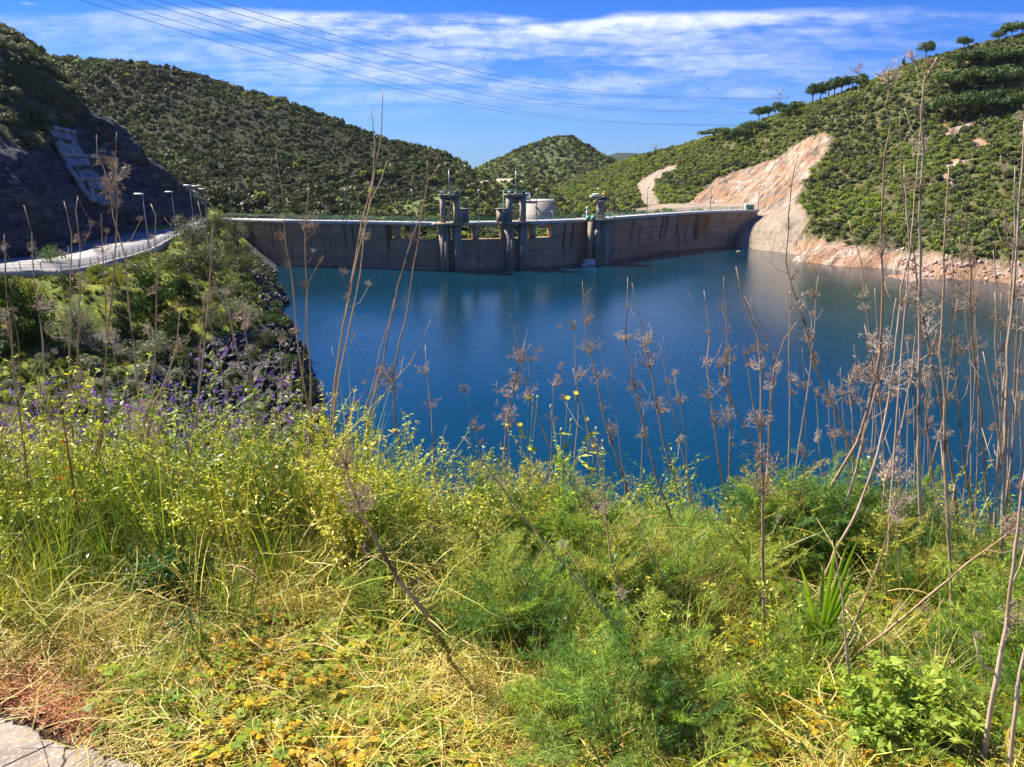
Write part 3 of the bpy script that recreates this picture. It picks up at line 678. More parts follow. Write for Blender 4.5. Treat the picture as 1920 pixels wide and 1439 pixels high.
for z in (12.6, 13.1): b.tube([D(814, 2.0, z), D(821, 2.0, z)], 0.04, 4); b.tube([D(814, 2.0, z), D(814, -.2, z)], 0.04, 4)
for k in (814, 816.5, 819, 821): b.tube([D(k, 2.0, 12), D(k, 2.0, 13.1)], 0.04, 4)
rel(b, 'balcony_railing', GREEN, T1)
# ---------------- intake tower
T3 = empty('intake_tower', D(1110, 3.5, 0), 'dark fluted intake tower with crane column in front of the dam right of centre', 'intake tower')
c0 = D(1112, 3.2, 0); r0 = Drot(1108)
def ringp(c, R, z, sq=1.0, n=10, rot=0.0):
    return [(c.x+R*math.cos(rot+2*PI*i/n), c.y+R*sq*math.sin(rot+2*PI*i/n), z) for i in range(n)]
b = MB(); b.rings([ringp(c0, 2.75, z, 0.95, 8, PI/8+r0) for z in (-4, 0, 5, 11.4)])
uvattr(rel(b, 'shaft', TOWERM, T3))
for i in range(8):   # ribs between the intake slots
    a = PI/8+r0+2*PI*i/8; b = MB(); b.box((c0.x+2.8*math.cos(a), c0.y+2.65*math.sin(a), 3.7), (0.5, 0.42, 15.3), a); uvattr(rel(b, 'rib', TOWERM, T3))
for off, px in ((3.6, 1089), (4.6, 1097)):
    b = MB(); q_ = D(px, off, 6.4); b.box(tuple(q_), (0.55, 1.3, 10.0), Drot(px)+TW); uvattr(rel(b, 'side_pier', TOWERM, T3))
b = MB(); obox(b, 1091, 3.2, 2.5, 2.4, -3, 1.5, 1.0); obox(b, 1085, 3.5, 1.8, 2.0, -0.1, 0.4); obox(b, 1079, 3.5, .5, 1.8, -3, 0.5); obox(b, 1083, 3.5, .35, 1.8, -3, 0.3); uvattr(rel(b, 'footing', DECKM, T3))
b = MB(); b.rings([ringp(c0+Vector((-0.9, 0, 0)), R, z, 0.85, 8, PI/8+r0) for R, z in ((4.3, 11.42), (4.7, 11.7), (4.7, 12.0))]); uvattr(rel(b, 'platform', TOWERM, T3))
b = MB(); c1 = D(1109, 3.0, 0)
b.box((c1.x, c1.y, 14.15), (2.0, 1.9, 4.3), r0+0.55, 0.92); b.box((c1.x, c1.y, 12.2), (2.9, 2.8, 0.4), r0-0.5); uvattr(rel(b, 'crane_column', TOWERM, T3))
b = MB(); b.rings([ringp(c1, R, z, 1, 8, r0) for R, z in ((1.2, 16.2), (1.75, 16.5), (1.75, 16.8), (1.3, 16.95))]); uvattr(rel(b, 'column_cap', TOWERM, T3))
b = MB(); b.box((c1.x-1.2, c1.y-.1, 17.9), (3.6, 0.8, 0.75), r0-0.25); rel(b, 'crane_beam', CREAM, T3)
b = MB(); b.box((c1.x+0.9, c1.y, 17.5), (1.1, 1.3, 1.1), r0-0.25); b.box((c1.x+0.2, c1.y, 17.15), (1.8, 1.4, .4), r0-.25); rel(b, 'crane_motor', DARKM, T3)
b = MB(); b.box((c1.x+1.0, c1.y, 18.55), (1.0, 0.9, 0.5), r0-0.25); b.box((c1.x+1.0, c1.y, 19.1), (.35, .35, .6), r0); rel(b, 'crane_cap', YELL, T3)
b = MB(); b.rings([ringp(c1+Vector((-1.3, 0, 0)), R, z, .8, 12) for R, z in ((.8, 18.3), (1.15, 18.45), (1.1, 18.6), (.5, 18.75))]); rel(b, 'lamp_dish', WHITE, T3)
b = MB(); pr_ = [Vector(p) for p in ringp(c0+Vector((-0.9, 0, 0)), 4.5, 12.0, 0.85, 16, r0)]
for z in (0.5, 1.05):
    for i in range(16):
        if i not in (3, 4, 5): b.tube([pr_[i]+Vector((0, 0, z)), pr_[(i+1) % 16]+Vector((0, 0, z))], 0.045, 4)
for p in pr_: b.tube([p, p+Vector((0, 0, 1.05))], 0.045, 4)
rel(b, 'platform_railing', PALEG, T3)
for k in (1083, 1092): b = MB(); obox(b, k, 4.0, .9, .9, 12.0, 13.0); rel(b, 'valve_box', PALEG, T3)
b = MB(); b.tube([D(1090, 2.0, 12), D(1090, 2.0, 14.6)], 0.28, 8); b.box(tuple(D(1090, 2.0, 14.9)), (.8, .5, .7), r0+.4); rel(b, 'valve_post', WHITE, T3)
b = MB(); obox(b, 1108, 0.3, 7.0, 1.6, 11.42, 11.97); rel(b, 'walkway', DECKM, T3)

# ---------------- buildings behind the dam
bl = empty('concrete_building', P(1010, 414, 236), 'pale grey concrete service building with rooftop panel behind the dam', 'building')
bx = P(985, 414, 239.5); cxr = P(1004, 414, 236); exr = P(1040, 414, 236.3); bk1 = P(1037, 414, 250); bk0 = P(990, 414, 250)
zt = P(1004, 378.5, 236).z; zb = 2.0
b = MB(); b.rings([[(p.x, p.y, z) for p in (bx, cxr, exr, bk1, bk0)] for z in (zb, zt)]); WALLB = plain('pale_render', (0.44, 0.39, 0.33), (0.34, 0.30, 0.26), 0.5, 0.9, 0.02)
rel(b, 'wall', WALLB, bl)
b = MB(); b.rings([[((p.x-cxr.x)*1.025+cxr.x-0.1, (p.y-cxr.y)*1.02+cxr.y-.15, z) for p in (bx, cxr, exr, bk1, bk0)] for z in (zt+0.004, zt+0.3)]); rel(b, 'roof', DECKM, bl)
q = P(989, 374, 240); b = MB(); b.box((q.x, q.y, zt+0.3+1.1), (1.7, 1.2, 2.2), 0.3); rel(b, 'rooftop_panel', WHITE, bl)
b = MB(); b.tube([P(994, 379, 236), P(994, 366, 236)], 0.16, 6); rel(b, 'vent_pipe', PIERM, bl)
b = MB(); zz = zt+.3
for h_ in (.5, 1.0): b.tube([Vector((cxr.x, cxr.y+.3, zz+h_)), Vector((exr.x-.3, exr.y+.3, zz+h_)), Vector((bk1.x-.3, bk1.y, zz+h_))], .045, 4)
for f in np.linspace(0, 1, 6): q = cxr.lerp(exr, f); b.tube([Vector((q.x, q.y+.3, zz)), Vector((q.x, q.y+.3, zz+1))], .045, 4)
rel(b, 'roof_railing', GREEN, bl)
b = MB(); q = cxr.lerp(exr, 0.5); r_ = math.atan2(exr.y-cxr.y, exr.x-cxr.x); b.box((q.x, q.y-0.05, P(1004, 397.5, 236).z), ((exr-cxr).length, 0.12, 0.16), r_); rel(b, 'ledge', DECKM, bl)
b = MB(); b.tube([P(1036, 412, 234), P(1036, 398, 234), P(1033.5, 397.5, 234)], .22, 6); o = rel(b, 'drain_pipe', WHITE, bl)
sh = empty('storage_shed', P(830, 447, 262), 'low shed with pale grey roof seen through the left spillway bay', 'shed')
q = P(832, 444, 262); b = MB(); b.box((q.x, q.y, q.z-2), (8.6, 6, 4), 0.06); rel(b, 'wall', WALLB, sh)
b = MB(); b.rings([[(q.x-4.6, q.y-3.4, q.z-0.0), (q.x+4.6, q.y-3.0, q.z-0.0), (q.x+4.6, q.y+3.4, q.z+0.0), (q.x-4.6, q.y+3.2, q.z+0.0)], [(q.x-4.6, q.y-3.4, q.z+.3), (q.x+4.6, q.y-3.0, q.z+.3), (q.x+4.6, q.y+3.4, q.z+1.5), (q.x-4.6, q.y+3.2, q.z+1.5)]]); rel(b, 'roof', WHITE, sh)
# ramp of pale concrete seen under the deck
b = MB(); b.rings([[tuple(P(862, 449, 250)), tuple(P(878, 449, 250)), tuple(P(884, 430, 262)), tuple(P(880, 430, 262))], [tuple(P(862, 449, 250)+Vector((0, 0, -3))), tuple(P(878, 449, 250)+Vector((0, 0, -3))), tuple(P(884, 430, 262)+Vector((0, 0, -3))), tuple(P(880, 430, 262)+Vector((0, 0, -3)))]])
o = b.build('ramp', DECKM); setup(o, 'pale concrete ramp seen through the second spillway bay', kind='structure')
hut = empty('valve_hut', D(1412, -1.4, ZD), 'small dark green box beside the right end of the dam crest', 'utility box')
b = MB(); obox(b, 1409, -1.4, 3.4, 1.4, ZD, ZD+1.5); rel(b, 'body', GREEN, hut); b = MB(); obox(b, 1403, -1.4, .9, .9, ZD, ZD+1.9); rel(b, 'cabinet', WHITE, hut)

# ---------------- shotcrete panels on the cliff
m, t, out = newmat('shotcrete'); p_ = pos(t)
c = t.mix(t.mapr(t.noise(t.scale(p_, (.5, .5, .12)), 1.6, 5, .6), .4, .62), (0.27, 0.28, 0.30), (0.13, 0.135, 0.15)); principled(t, out, c, .9, t.bump(t.noise(p_, 2, 5), .5, .08), .2); SHOT = m
def on_cliff(px, py, out=0.9):
    h, n = TA.hit(px, py)
    if h is None: h = P(px, py, 150)
    d = (CAM-h).normalized(); return h+d*out
def cliff_slab(name, poly_rows, parent, mat, out=0.9, thick=1.2, smoothn=4):
    """rows of pixel points, top to bottom, laid on the rock"""
    A = [[on_cliff(*p, out) for p in row] for row in poly_rows]
    A = np.array([[tuple(v) for v in r] for r in A]); 
    A = catmull(A, 3); A = catmull(A.transpose(1, 0, 2), 3); ny_, nx_ = A.shape[:2]
    dirv = np.array((0.7, -0.6, 0.25)); F_ = A.reshape(-1, 3); B_ = F_-dirv*thick; N = len(F_)
    q = []
    for i in range(ny_-1):
        for j in range(nx_-1):
            a = i*nx_+j; q += [(a, a+1, a+1+nx_, a+nx_), (N+a, N+a+nx_, N+a+1+nx_, N+a+1)]
    rim = [i for i in range(nx_)]+[nx_-1+i*nx_ for i in range(1, ny_)]+[(ny_-1)*nx_+j for j in range(nx_-2, -1, -1)]+[i*nx_ for i in range(ny_-2, 0, -1)]
    for a, b_ in zip(rim, rim[1:]+rim[:1]): q.append((a, a+N, b_+N, b_))
    return rel(MB().add(np.concatenate([F_, B_]), q), name, mat, parent)
sp = empty('rock_retaining_wall', on_cliff(180, 380), 'grey anchored concrete panels bolted to the dark cliff above the road', 'retaining wall')
cliff_slab('upper_panel', [[(88, 238), (112, 242), (138, 248)], [(104, 268), (128, 274), (152, 279)], [(115, 292), (138, 293), (163, 294)]], sp, SHOT, 1.6)
cliff_slab('middle_panel', [[(117, 295), (140, 296), (165, 296)], [(128, 318), (150, 319), (176, 318)], [(143, 334), (165, 334), (190, 333)]], sp, SHOT, 1.3)
cliff_slab('lower_panel', [[(142, 338), (170, 338), (205, 336)], [(155, 357), (182, 357), (212, 354)], [(172, 378), (196, 378), (218, 374)]], sp, SHOT, 1.1)
for a, b_ in (((92, 237.5), (140, 248)), ((116, 293), (190, 293.5)), ((143, 336), (206, 334)), ((186, 382), (224, 376))):
    pp = [on_cliff(a[0]+(b_[0]-a[0])*f, a[1]+(b_[1]-a[1])*f, 1.9) for f in np.linspace(0, 1, 6)]
    pp = [pp[0].lerp(pp[-1], f) for f in np.linspace(0, 1, 6)]; rel(MB().tube(pp, 0.42, 6), 'beam', SHOT, sp)
for a in ((106, 261), (118, 263), (130, 266), (143, 273), (150, 269), (139, 315), (149, 316), (159, 314), (169, 314), (181, 358), (192, 360), (204, 358)):
    q = on_cliff(a[0], a[1], 1.9); rel(MB().box(tuple(q), (0.8, 0.8, 0.8), 0.6), 'anchor_block', DARKM, sp)

# ---------------- lamp posts
def lamp(base, h, label, arm=1, name='street_lamp', head=1.25, lean=0.0):
    L = empty(name, base, label, 'lamp post', 'lamp posts along the road and the dam crest')
    MB().tube([(0, 0, 0), (0, 0, h*0.5), (lean, 0, h)], [0.13, 0.10, 0.07], 8).build('pole', STEEL if head > 0.6 else GREEN, L)
    MB().tube([(0, 0, 0), (0, 0, 0.5)], [0.2, 0.16], 8).build('base_plate', STEEL, L)
    if head > 0.6:
        MB().rings([[(lean+arm*x-0.0, y, h+z) for y, z in ((-.16, 0), (.16, 0), (.2, .1), (0, .22), (-.2, .1))] for x in (-0.15, 0.4, 1.3)]).build('lamp_head', WHITE, L)
    else:
        MB().rings([[(r*math.cos(a), r*math.sin(a), h+z) for a in np.arange(8)*PI/4] for r, z in ((.05, -.1), (.28, .05), (.34, .25), (.22, .45), (.05, .5))]).build('lamp_head', WHITE, L)
    return L
lamp(W(280, 467, ZR+.1), 8.6, 'nearest lamp post on the outer kerb of the cliff road', -1)
lamp(W(331, 439, ZR+.1), 8.2, 'second lamp post on the outer kerb, just left of the grey bush', -1)
lamp(P(363.5, 420, 168), 8.0, 'lamp post half hidden behind the grey bush at the road bend, head to the left', -1)
lamp(P(377, 417, 186), 8.3, 'tall lamp post behind the bush at the road bend, next to a shorter one', -1)
lamp(P(371, 417, 205), 7.6, 'shorter round-headed lamp in the cluster behind the bush', -1, head=.5)
lamp(P(389, 415, 196), 7.8, 'lamp post at the start of the dam crest, in front of the cliff foot', -1)
for px, lb in ((418, 'lamp post at the left end of the dam crest'), (649, 'slim lamp post on the dam crest between left end and first gate tower'), (773, 'slim green lamp post on the crest just left of the left gate tower'),
               (899, 'slim round-headed lamp post midway between the gate towers'), (1007, 'round-headed lamp post in front of the pale building'), (1122, 'slim lamp post just right of the intake tower'),
               (1213, 'slim lamp post on the right part of the crest below the dirt track'), (1333, 'slim lamp post above the rust stain near the right end of the crest'), (1424, 'lamp post at the very right end of the dam crest')):
    lamp(D(min(px, 1423), -0.5 if px != 418 else -4, ZD), 7.6, lb, 1, head=.5)
cr = P(944, 398, 214); o = MB().tube([P(944, 398, 214)-Vector((0, 0, 4)), P(944, 357, 214)], .14, 6).build('green_mast', PALEG)
setup(o, 'thin pale green mast just left of the right gate tower', 'mast')
# white guard rail where the road turns onto the dam
gl = empty('guardrail', W(368, 420, ZR), 'short white guardrail behind the bushes where road meets dam', 'guardrail')
a, b_ = W(368, 423, ZR), W(392, 416, ZR)
bb = MB()
for z in (.5, .8, 1.1): bb.tube([a+Vector((0, 0, z)), b_+Vector((0, 0, z))], .06, 5)
rel(bb, 'rails', WHITE, gl)
for f in (0, .33, .66, 1): q = a.lerp(b_, f); rel(MB().tube([q, q+Vector((0, 0, 1.1))], .06, 5), 'post', WHITE, gl)

# ---------------- pylons and cables
def pylon(base, h, label, s=1.0):
    T = empty('pylon', base, label, 'pylon', 'electricity pylons on the ridge'); b = MB()
    w0, w1 = 2.6*s, 1.0*s; n = 7
    lv = [(i/n, w0+(w1-w0)*i/n) for i in range(n+1)]
    for sx_, sy_ in ((-1, -1), (1, -1), (1, 1), (-1, 1)): b.tube([(sx_*w*.5*2, sy_*w*.5*2, f*h) for f, w in lv], .14*s, 4)
    for i in range(n):
        f0, a0 = lv[i]; f1, a1 = lv[i+1]
        for sy_ in (-1, 1):
            b.tube([(-a0, sy_*a0, f0*h), (a1, sy_*a1, f1*h)], .09*s, 3); b.tube([(a0, sy_*a0, f0*h), (-a1, sy_*a1, f1*h)], .09*s, 3)
            b.tube([(-a1, sy_*a1, f1*h), (a1, sy_*a1, f1*h)], .09*s, 3)
    b.build('lattice_body', STEEL, T)
    for z, L in ((h*.78, 10*s), (h, 6*s)):
        b = MB()
        for sy_ in (-.4, .4):
            b.tube([(-L, 0, z), (0, sy_, z+.0)], .11*s, 3); b.tube([(L, 0, z), (0, sy_, z)], .11*s, 3)
            b.tube([(-L, 0, z), (-1, sy_, z-1.4*s)], .11*s, 3); b.tube([(L, 0, z), (1, sy_, z-1.4*s)], .11*s, 3)
        for k in range(1, 6):
            for sg in (-1, 1): x = L*k/6; b.tube([(sg*x, 0, z), (sg*(x+L*.08), 0, z-(1-k/6)*1.4*s)], .08*s, 3)
        b.build('cross_arm', STEEL, T)
    return T
bp = P(1458, 230, 820); pylon(bp, P(1458, 169, 820).z-bp.z, 'lattice pylon behind the pine trees on the right ridge', 1.0)
bp = P(1228, 300, 1900); pylon(bp, P(1228, 271, 1900).z-bp.z, 'tiny distant pylon on the skyline above the dirt track', 1.6)
CAB = plain('aluminium_cable', (0.10, 0.11, 0.13), None, 1, .5)
cables = [[(90, -22), (150, 0), (320, 52), (453, 92), (620, 137), (760, 171), (958, 212), (1156, 231), (1370, 236), (1500, 236)],
          [(130, -20), (200, 0), (287, 27), (453, 77), (620, 126), (760, 162), (958, 206), (1156, 228), (1370, 235), (1500, 235)],
          [(200, -20), (257, 0), (420, 50), (553, 88), (760, 142), (958, 188), (1156, 206), (1409, 213), (1530, 214)],
          [(240, -20), (297, 0), (453, 50), (587, 87), (760, 133), (958, 178), (1156, 202), (1409, 211), (1530, 213)],
          [(300, -20), (357, 0), (520, 48), (640, 82), (760, 113), (958, 157), (1156, 180), (1452, 188)],
          [(340, -20), (403, 0), (577, 52), (760, 102), (958, 147), (1156, 176), (1452, 186)]]
cl_l = ['lowest power cable crossing the sky', 'faint power cable just above the lowest one', 'third power cable from the bottom, lower of the middle pair', 'upper cable of the middle pair', 'lower cable of the top pair, ending at the pylon', 'topmost thick power cable, ending at the pylon']
def cable_pts(pl, ya=170, yb=820):
    A = catmull([(a, b_) for a, b_ in pl], 8); x0, x1 = A[0][0], 1452.0
    return [P(a, b_, ya+(yb-ya)*max(0, (a-x0)/(x1-x0))**1.6) for a, b_ in A]
for pl, lb in zip(cables, cl_l):
    pts = cable_pts(pl); o = MB().tube(pts, np.linspace(.05, .09, len(pts)), 4).build('power_cable', CAB); setup(o, lb, 'cable', 'power cables over the valley')
wires = [[(460, -10), (523, 12), (645, 37), (835, 85), (1000, 122), (1147, 145), (1282, 160), (1400, 165), (1450, 170)], [(500, 0), (729, 68), (907, 110), (1062, 139), (1197, 157), (1326, 167), (1440, 170)]]
for wl, lb in zip(wires, ('upper hair-thin earth wire strung with dark marker balls', 'lower hair-thin earth wire strung with dark marker balls')):
    pts = cable_pts(wl); th = empty('earth_wire', pts[0], lb, 'cable', 'earth wires with marker balls'); rel(MB().tube(pts, .022, 3), 'wire', CAB, th)
    for a, b_ in wl[1:-1]:
        q = P(a, b_, 170+(820-170)*max(0, (a-wl[0][0])/(1452-wl[0][0]))**1.6); R = 0.0017*q.y*0.5
        bb = MB(); bb.rings([[(q.x+R*math.sin(u)*math.cos(v), q.y+R*math.sin(u)*math.sin(v), q.z+R*math.cos(u)) for v in np.arange(8)*PI/4] for u in (.1, .8, 1.57, 2.3, 3.0)]); rel(bb, 'marker_ball', DARKM, th)
# ---------------------------------------------------------------- scattered vegetation
def euler_rand(n, tilt=0.25):
    return np.stack([RNG.normal(0, tilt, n), RNG.normal(0, tilt, n), RNG.uniform(0, 2*PI, n)], -1)
SRC = 0
def scatter(name, pts, scl, sources, label, rot=None, picks=None, cat=None, group=None, real=False):
    """one object whose points carry copies of the source meshes (uncountable cover only)"""
    global SRC
    pts = np.asarray(pts, float); n = len(pts); SRC += 1
    cl = bpy.data.collections.new('plants_%02d' % SRC)
    for i, me in enumerate(sources):
        cl.objects.link(bpy.data.objects.new('s%02d_%02d' % (SRC, i), me))
    me = bpy.data.meshes.new(name); me.vertices.add(n); me.vertices.foreach_set('co', pts.astype(np.float32).ravel())
    scl = np.asarray(scl, float)
    if scl.ndim == 1: scl = np.repeat(scl[:, None], 3, 1)
    a = me.attributes.new('tone', 'FLOAT', 'POINT'); a.data.foreach_set('value', RNG.uniform(0, 1, n).astype(np.float32))
    for nm, dt in (('scl', scl), ('rot', rot if rot is not None else euler_rand(n))):
        a = me.attributes.new(nm, 'FLOAT_VECTOR', 'POINT'); a.data.foreach_set('vector', np.asarray(dt, np.float32).ravel())
    a = me.attributes.new('pick', 'INT', 'POINT'); a.data.foreach_set('value', (picks if picks is not None else RNG.integers(0, len(sources), n)).astype(np.int32))
    o = bpy.data.objects.new(name, me); col.objects.link(o)
    g = bpy.data.node_groups.new(name, 'GeometryNodeTree')
    g.interface.new_socket('Geometry', in_out='INPUT', socket_type='NodeSocketGeometry'); g.interface.new_socket('Geometry', in_out='OUTPUT', socket_type='NodeSocketGeometry')
    gi = g.nodes.new('NodeGroupInput'); go = g.nodes.new('NodeGroupOutput'); ci = g.nodes.new('GeometryNodeCollectionInfo'); ci.inputs['Collection'].default_value = cl
    ci.inputs['Separate Children'].default_value = True; ci.inputs['Reset Children'].default_value = True
    ip = g.nodes.new('GeometryNodeInstanceOnPoints'); g.links.new(gi.outputs[0], ip.inputs['Points']); g.links.new(ci.outputs[0], ip.inputs['Instance'])
    ip.inputs['Pick Instance'].default_value = True
    def na(nm, typ): x = g.nodes.new('GeometryNodeInputNamedAttribute'); x.data_type = typ; x.inputs['Name'].default_value = nm; return x.outputs['Attribute']
    g.links.new(na('pick', 'INT'), ip.inputs['Instance Index']); g.links.new(na('scl', 'FLOAT_VECTOR'), ip.inputs['Scale'])
    er = g.nodes.new('FunctionNodeEulerToRotation'); g.links.new(na('rot', 'FLOAT_VECTOR'), er.inputs[0]); g.links.new(er.outputs[0], ip.inputs['Rotation'])
    if real: rz_ = g.nodes.new('GeometryNodeRealizeInstances'); g.links.new(ip.outputs[0], rz_.inputs[0]); g.links.new(rz_.outputs[0], go.inputs[0])
    else: g.links.new(ip.outputs[0], go.inputs[0])
    md = o.modifiers.new('copies', 'NODES'); md.node_group = g
    return setup(o, label, cat, group, 'stuff')
def quads_at(mb, C, N, size, aspect=0.6, jit=0.42, pointed=True, up=0.0):
    """leaf faces at C, roughly facing N"""
    n = len(C); N = N+RNG.normal(0, jit, (n, 3)); N[:, 2] += up; N /= np.linalg.norm(N, axis=1)[:, None]+1e-9
    r = RNG.normal(0, 1, (n, 3)); a = np.cross(N, r); a /= np.linalg.norm(a, axis=1)[:, None]+1e-9; b = np.cross(N, a)
    s = np.asarray(size)*RNG.uniform(0.6, 1.3, n); s = s[:, None]
    if pointed: v = np.stack([C-a*s, C-b*s*aspect+N*s*0.12, C+a*s, C+b*s*aspect+N*s*0.12], 1)
    else: v = np.stack([C-a*s-b*s*aspect, C+a*s-b*s*aspect, C+a*s+b*s*aspect, C-a*s+b*s*aspect], 1)
    mb.add(v.reshape(-1, 3), np.arange(n*4).reshape(-1, 4))
def sphere_pts(n):
    v = RNG.normal(0, 1, (n, 3)); return v/np.linalg.norm(v, axis=1)[:, None]
def crown(mb, lobes, leaves, size, jit=0.6, low=-0.35, shell=0.22, aspect=0.6):
    """leaf clumps spread through a set of lobes (centre, radii)"""
    vol = np.array([l[1][0]*l[1][1] for l in lobes]); vol = vol/vol.sum()
    for (c, r), f in zip(lobes, vol):
        k = max(4, int(leaves*f)); u = sphere_pts(k*2); u = u[u[:, 2] > low][:k]; rad = 1-np.abs(RNG.normal(0, shell, len(u)))
        quads_at(mb, np.array(c)+u*np.array(r)*rad[:, None], u, size, aspect, jit)
def shrub_mesh(name, mat, leaves=170, size=0.17, n=6, h=0.85, seedr=1.0, stem=False):
    lobes = []
    for i in range(n):
        a = RNG.uniform(0, 2*PI); d = RNG.uniform(0.05, 0.62)*seedr; r = RNG.uniform(0.32, 0.55)
        lobes.append(((d*math.cos(a), d*math.sin(a), h*RNG.uniform(0.25, 0.75)), (r, r, r*RNG.uniform(.7, 1.05))))
    mb = MB(); crown(mb, lobes, leaves, size)
    if stem:
        for i in range(4):
            l = lobes[i][0]; mb.tube([(0, 0, -.1), (l[0]*.5, l[1]*.5, l[2]*.5), l], [.05, .03, .015], 4)
    return mb.mesh(name, mat)
LM = dict(
 b=leaf('scrub_dark', [(0.03, 0.05, 0.014), (0.05, 0.08, 0.02), (0.08, 0.115, 0.028), (0.12, 0.15, 0.045), (0.17, 0.19, 0.085)], 0.25, 0.35, pscale=0.02, tint=(0.055, 0.07, 0.026)),
 f=leaf('scrub_bright', [(0.08, 0.14, 0.025), (0.14, 0.22, 0.03), (0.21, 0.30, 0.038), (0.29, 0.36, 0.045), (0.27, 0.29, 0.12)], 0.4, 0.35, pscale=0.035, tint=(0.18, 0.22, 0.06)),
 y=leaf('scrub_flowering', [(0.30, 0.26, 0.01), (0.24, 0.24, 0.02)], 0.2, 0.3),
 s=leaf('grey_scrub', [(0.15, 0.165, 0.085), (0.20, 0.215, 0.13)], 0.25, 0.35),
 p=leaf('pine_needles', [(0.055, 0.095, 0.022), (0.08, 0.125, 0.028)], 0.2, 0.45))
BR = plain('bark', (0.14, 0.10, 0.07), (0.09, 0.065, 0.05), 4, .9)
shB = [shrub_mesh('scrub', LM['b'], 130, 0.20) for _ in range(6)]
shF = [shrub_mesh('scrub', LM['f'], 170, 0.17) for _ in range(6)]+[shrub_mesh('scrub', LM['s'], 150, 0.17), shrub_mesh('scrub', LM['b'], 170, .18), shrub_mesh('scrub', LM['y'], 130, .13)]
def sample(T, dens, keep=None, margin=60, ylo=None, occl=True):
    V, Q = T.V, (T.Q if hasattr(T, 'Q') else QA)
    A = V[Q]; ctr = A.mean(1); px, py = proj(ctr); m = (px > -margin) & (px < 1920+margin) & (py > -120) & (ctr[:, 2] > 0.4)
    if keep is not None: m &= keep(Q, ctr, px, py)
    A = A[m]; ar = 0.5*np.linalg.norm(np.cross(A[:, 2]-A[:, 0], A[:, 3]-A[:, 1]), axis=1)
    hz = np.abs(np.cross(A[:, 2]-A[:, 0], A[:, 3]-A[:, 1])[:, 2])/2; ar = 0.5*(ar+hz)
    N = int(ar.sum()*dens); k = RNG.choice(len(A), N, p=ar/ar.sum()); u, v = RNG.uniform(0, 1, (2, N, 1)); A = A[k]
    p = (A[:, 0]*(1-u)+A[:, 1]*u)*(1-v)+(A[:, 3]*(1-u)+A[:, 2]*u)*v
    pc, _q = proj(np.stack([p[:, 0], p[:, 1], p[:, 2]*0+ZC], -1)); near = (p[:, 1] < np.interp(pc, _d, _p[:, 1])+8) & (pc < 1400) & (pc > 440) & (p[:, 1] > 190)
    p = p[~near]; N = len(p)
    if occl:
        ok = np.ones(N, bool); cx = Vector((0, 0, CAMZ))
        for i in range(N):
            q = Vector(p[i])+Vector((0, 0, 2.4)); d = cx-q; L = d.length
            ok[i] = T.bvh.ray_cast(q, d/L, L)[0] is None
        p = p[ok]
    return p
def sizes(n, a, b, pw=2.0): return a+(b-a)*RNG.uniform(0, 1, n)**pw
# big hill, mid spur, centre hill
p = sample(TB, 0.26); p = p[vnoise(p, .05, 63, 3) > -.5]; s = sizes(len(p), .7, 2.7, 2.4)*np.exp(.8*vnoise(p, 0.03, 3, 3))
pk = RNG.integers(0, 6, len(p)); r = RNG.uniform(0, 1, len(p)); pk[r > .93] = 6; pk[r > .97] = 7
scatter('scrub', p, np.stack([s, s, s*RNG.uniform(.7, 1.5, len(p))], -1), shB+[shF[0], shF[6]], picks=pk, label='dense dark evergreen scrub covering the big left hill')
def notrack(Q, c, px, py): return ~(inpoly(px, py, [(700, 416), (800, 369), (870, 346), (925, 332), (930, 341), (870, 354), (800, 378), (710, 424)]) & (c[:, 1] < 365)) & ~(inpoly(px, py, [(865, 326), (930, 329), (980, 334), (985, 341), (930, 342), (860, 352)]) & (c[:, 1] > 325) & (c[:, 1] < 368))
p = sample(TC, 0.22, notrack); s = sizes(len(p), .9, 2.3)
scatter('scrub', p, s, shB+shF[:2], 'green scrub on the low spur right behind the dam')
p = sample(TD, 0.10); s = sizes(len(p), 1.0, 3.2, 2.2)
scatter('scrub', p, s, shB[:5]+shF[:2], 'even green scrub on the rounded centre hill')
# right hill
def keepF(Q, c, px, py):
    a, b = masksF.last; nz = vnoise(c, 0.3, 2, 2) > 0.1
    return ~(a[Q].any(1)) & ~(b[Q].all(1) & nz)
p = sample(TF, 0.62, keepF); s = sizes(len(p), .45, 1.95, 1.9); n = len(p)
pk = RNG.integers(0, 6, n); r = RNG.uniform(0, 1, n); pk[r > .86] = 6; pk[r > .90] = 7; pk[(r > .986)] = 8
px, py = proj(p); dk = (vnoise(p, 0.025, 6, 3) > 0.12); pk[dk & (r < .5)] = 7
scatter('scrub', p, np.stack([s, s, s*RNG.uniform(.7, 1.2, n)], -1), shF, 'mixed green maquis scrub covering the right hillside', picks=pk)
# plants colonising the bare shore
# left hill above the cliff
p = sample(TAc and TA, 0.22, lambda Q, c, px, py: ~rockA[Q].any(1)); s = sizes(len(p), .9, 2.4)
pk = RNG.integers(0, 3, len(p)); pk[RNG.uniform(0, 1, len(p)) > .65] = 3
scatter('scrub', p, s, [shrub_mesh('scrub', LM['b'], 300, .13) for _ in range(3)]+[shrub_mesh('scrub', LM['s'], 300, .13)], 'dark scrub on the steep slope above the shaded cliff', picks=pk)
# the far distant hills stay bare of modelled plants: one blue mass

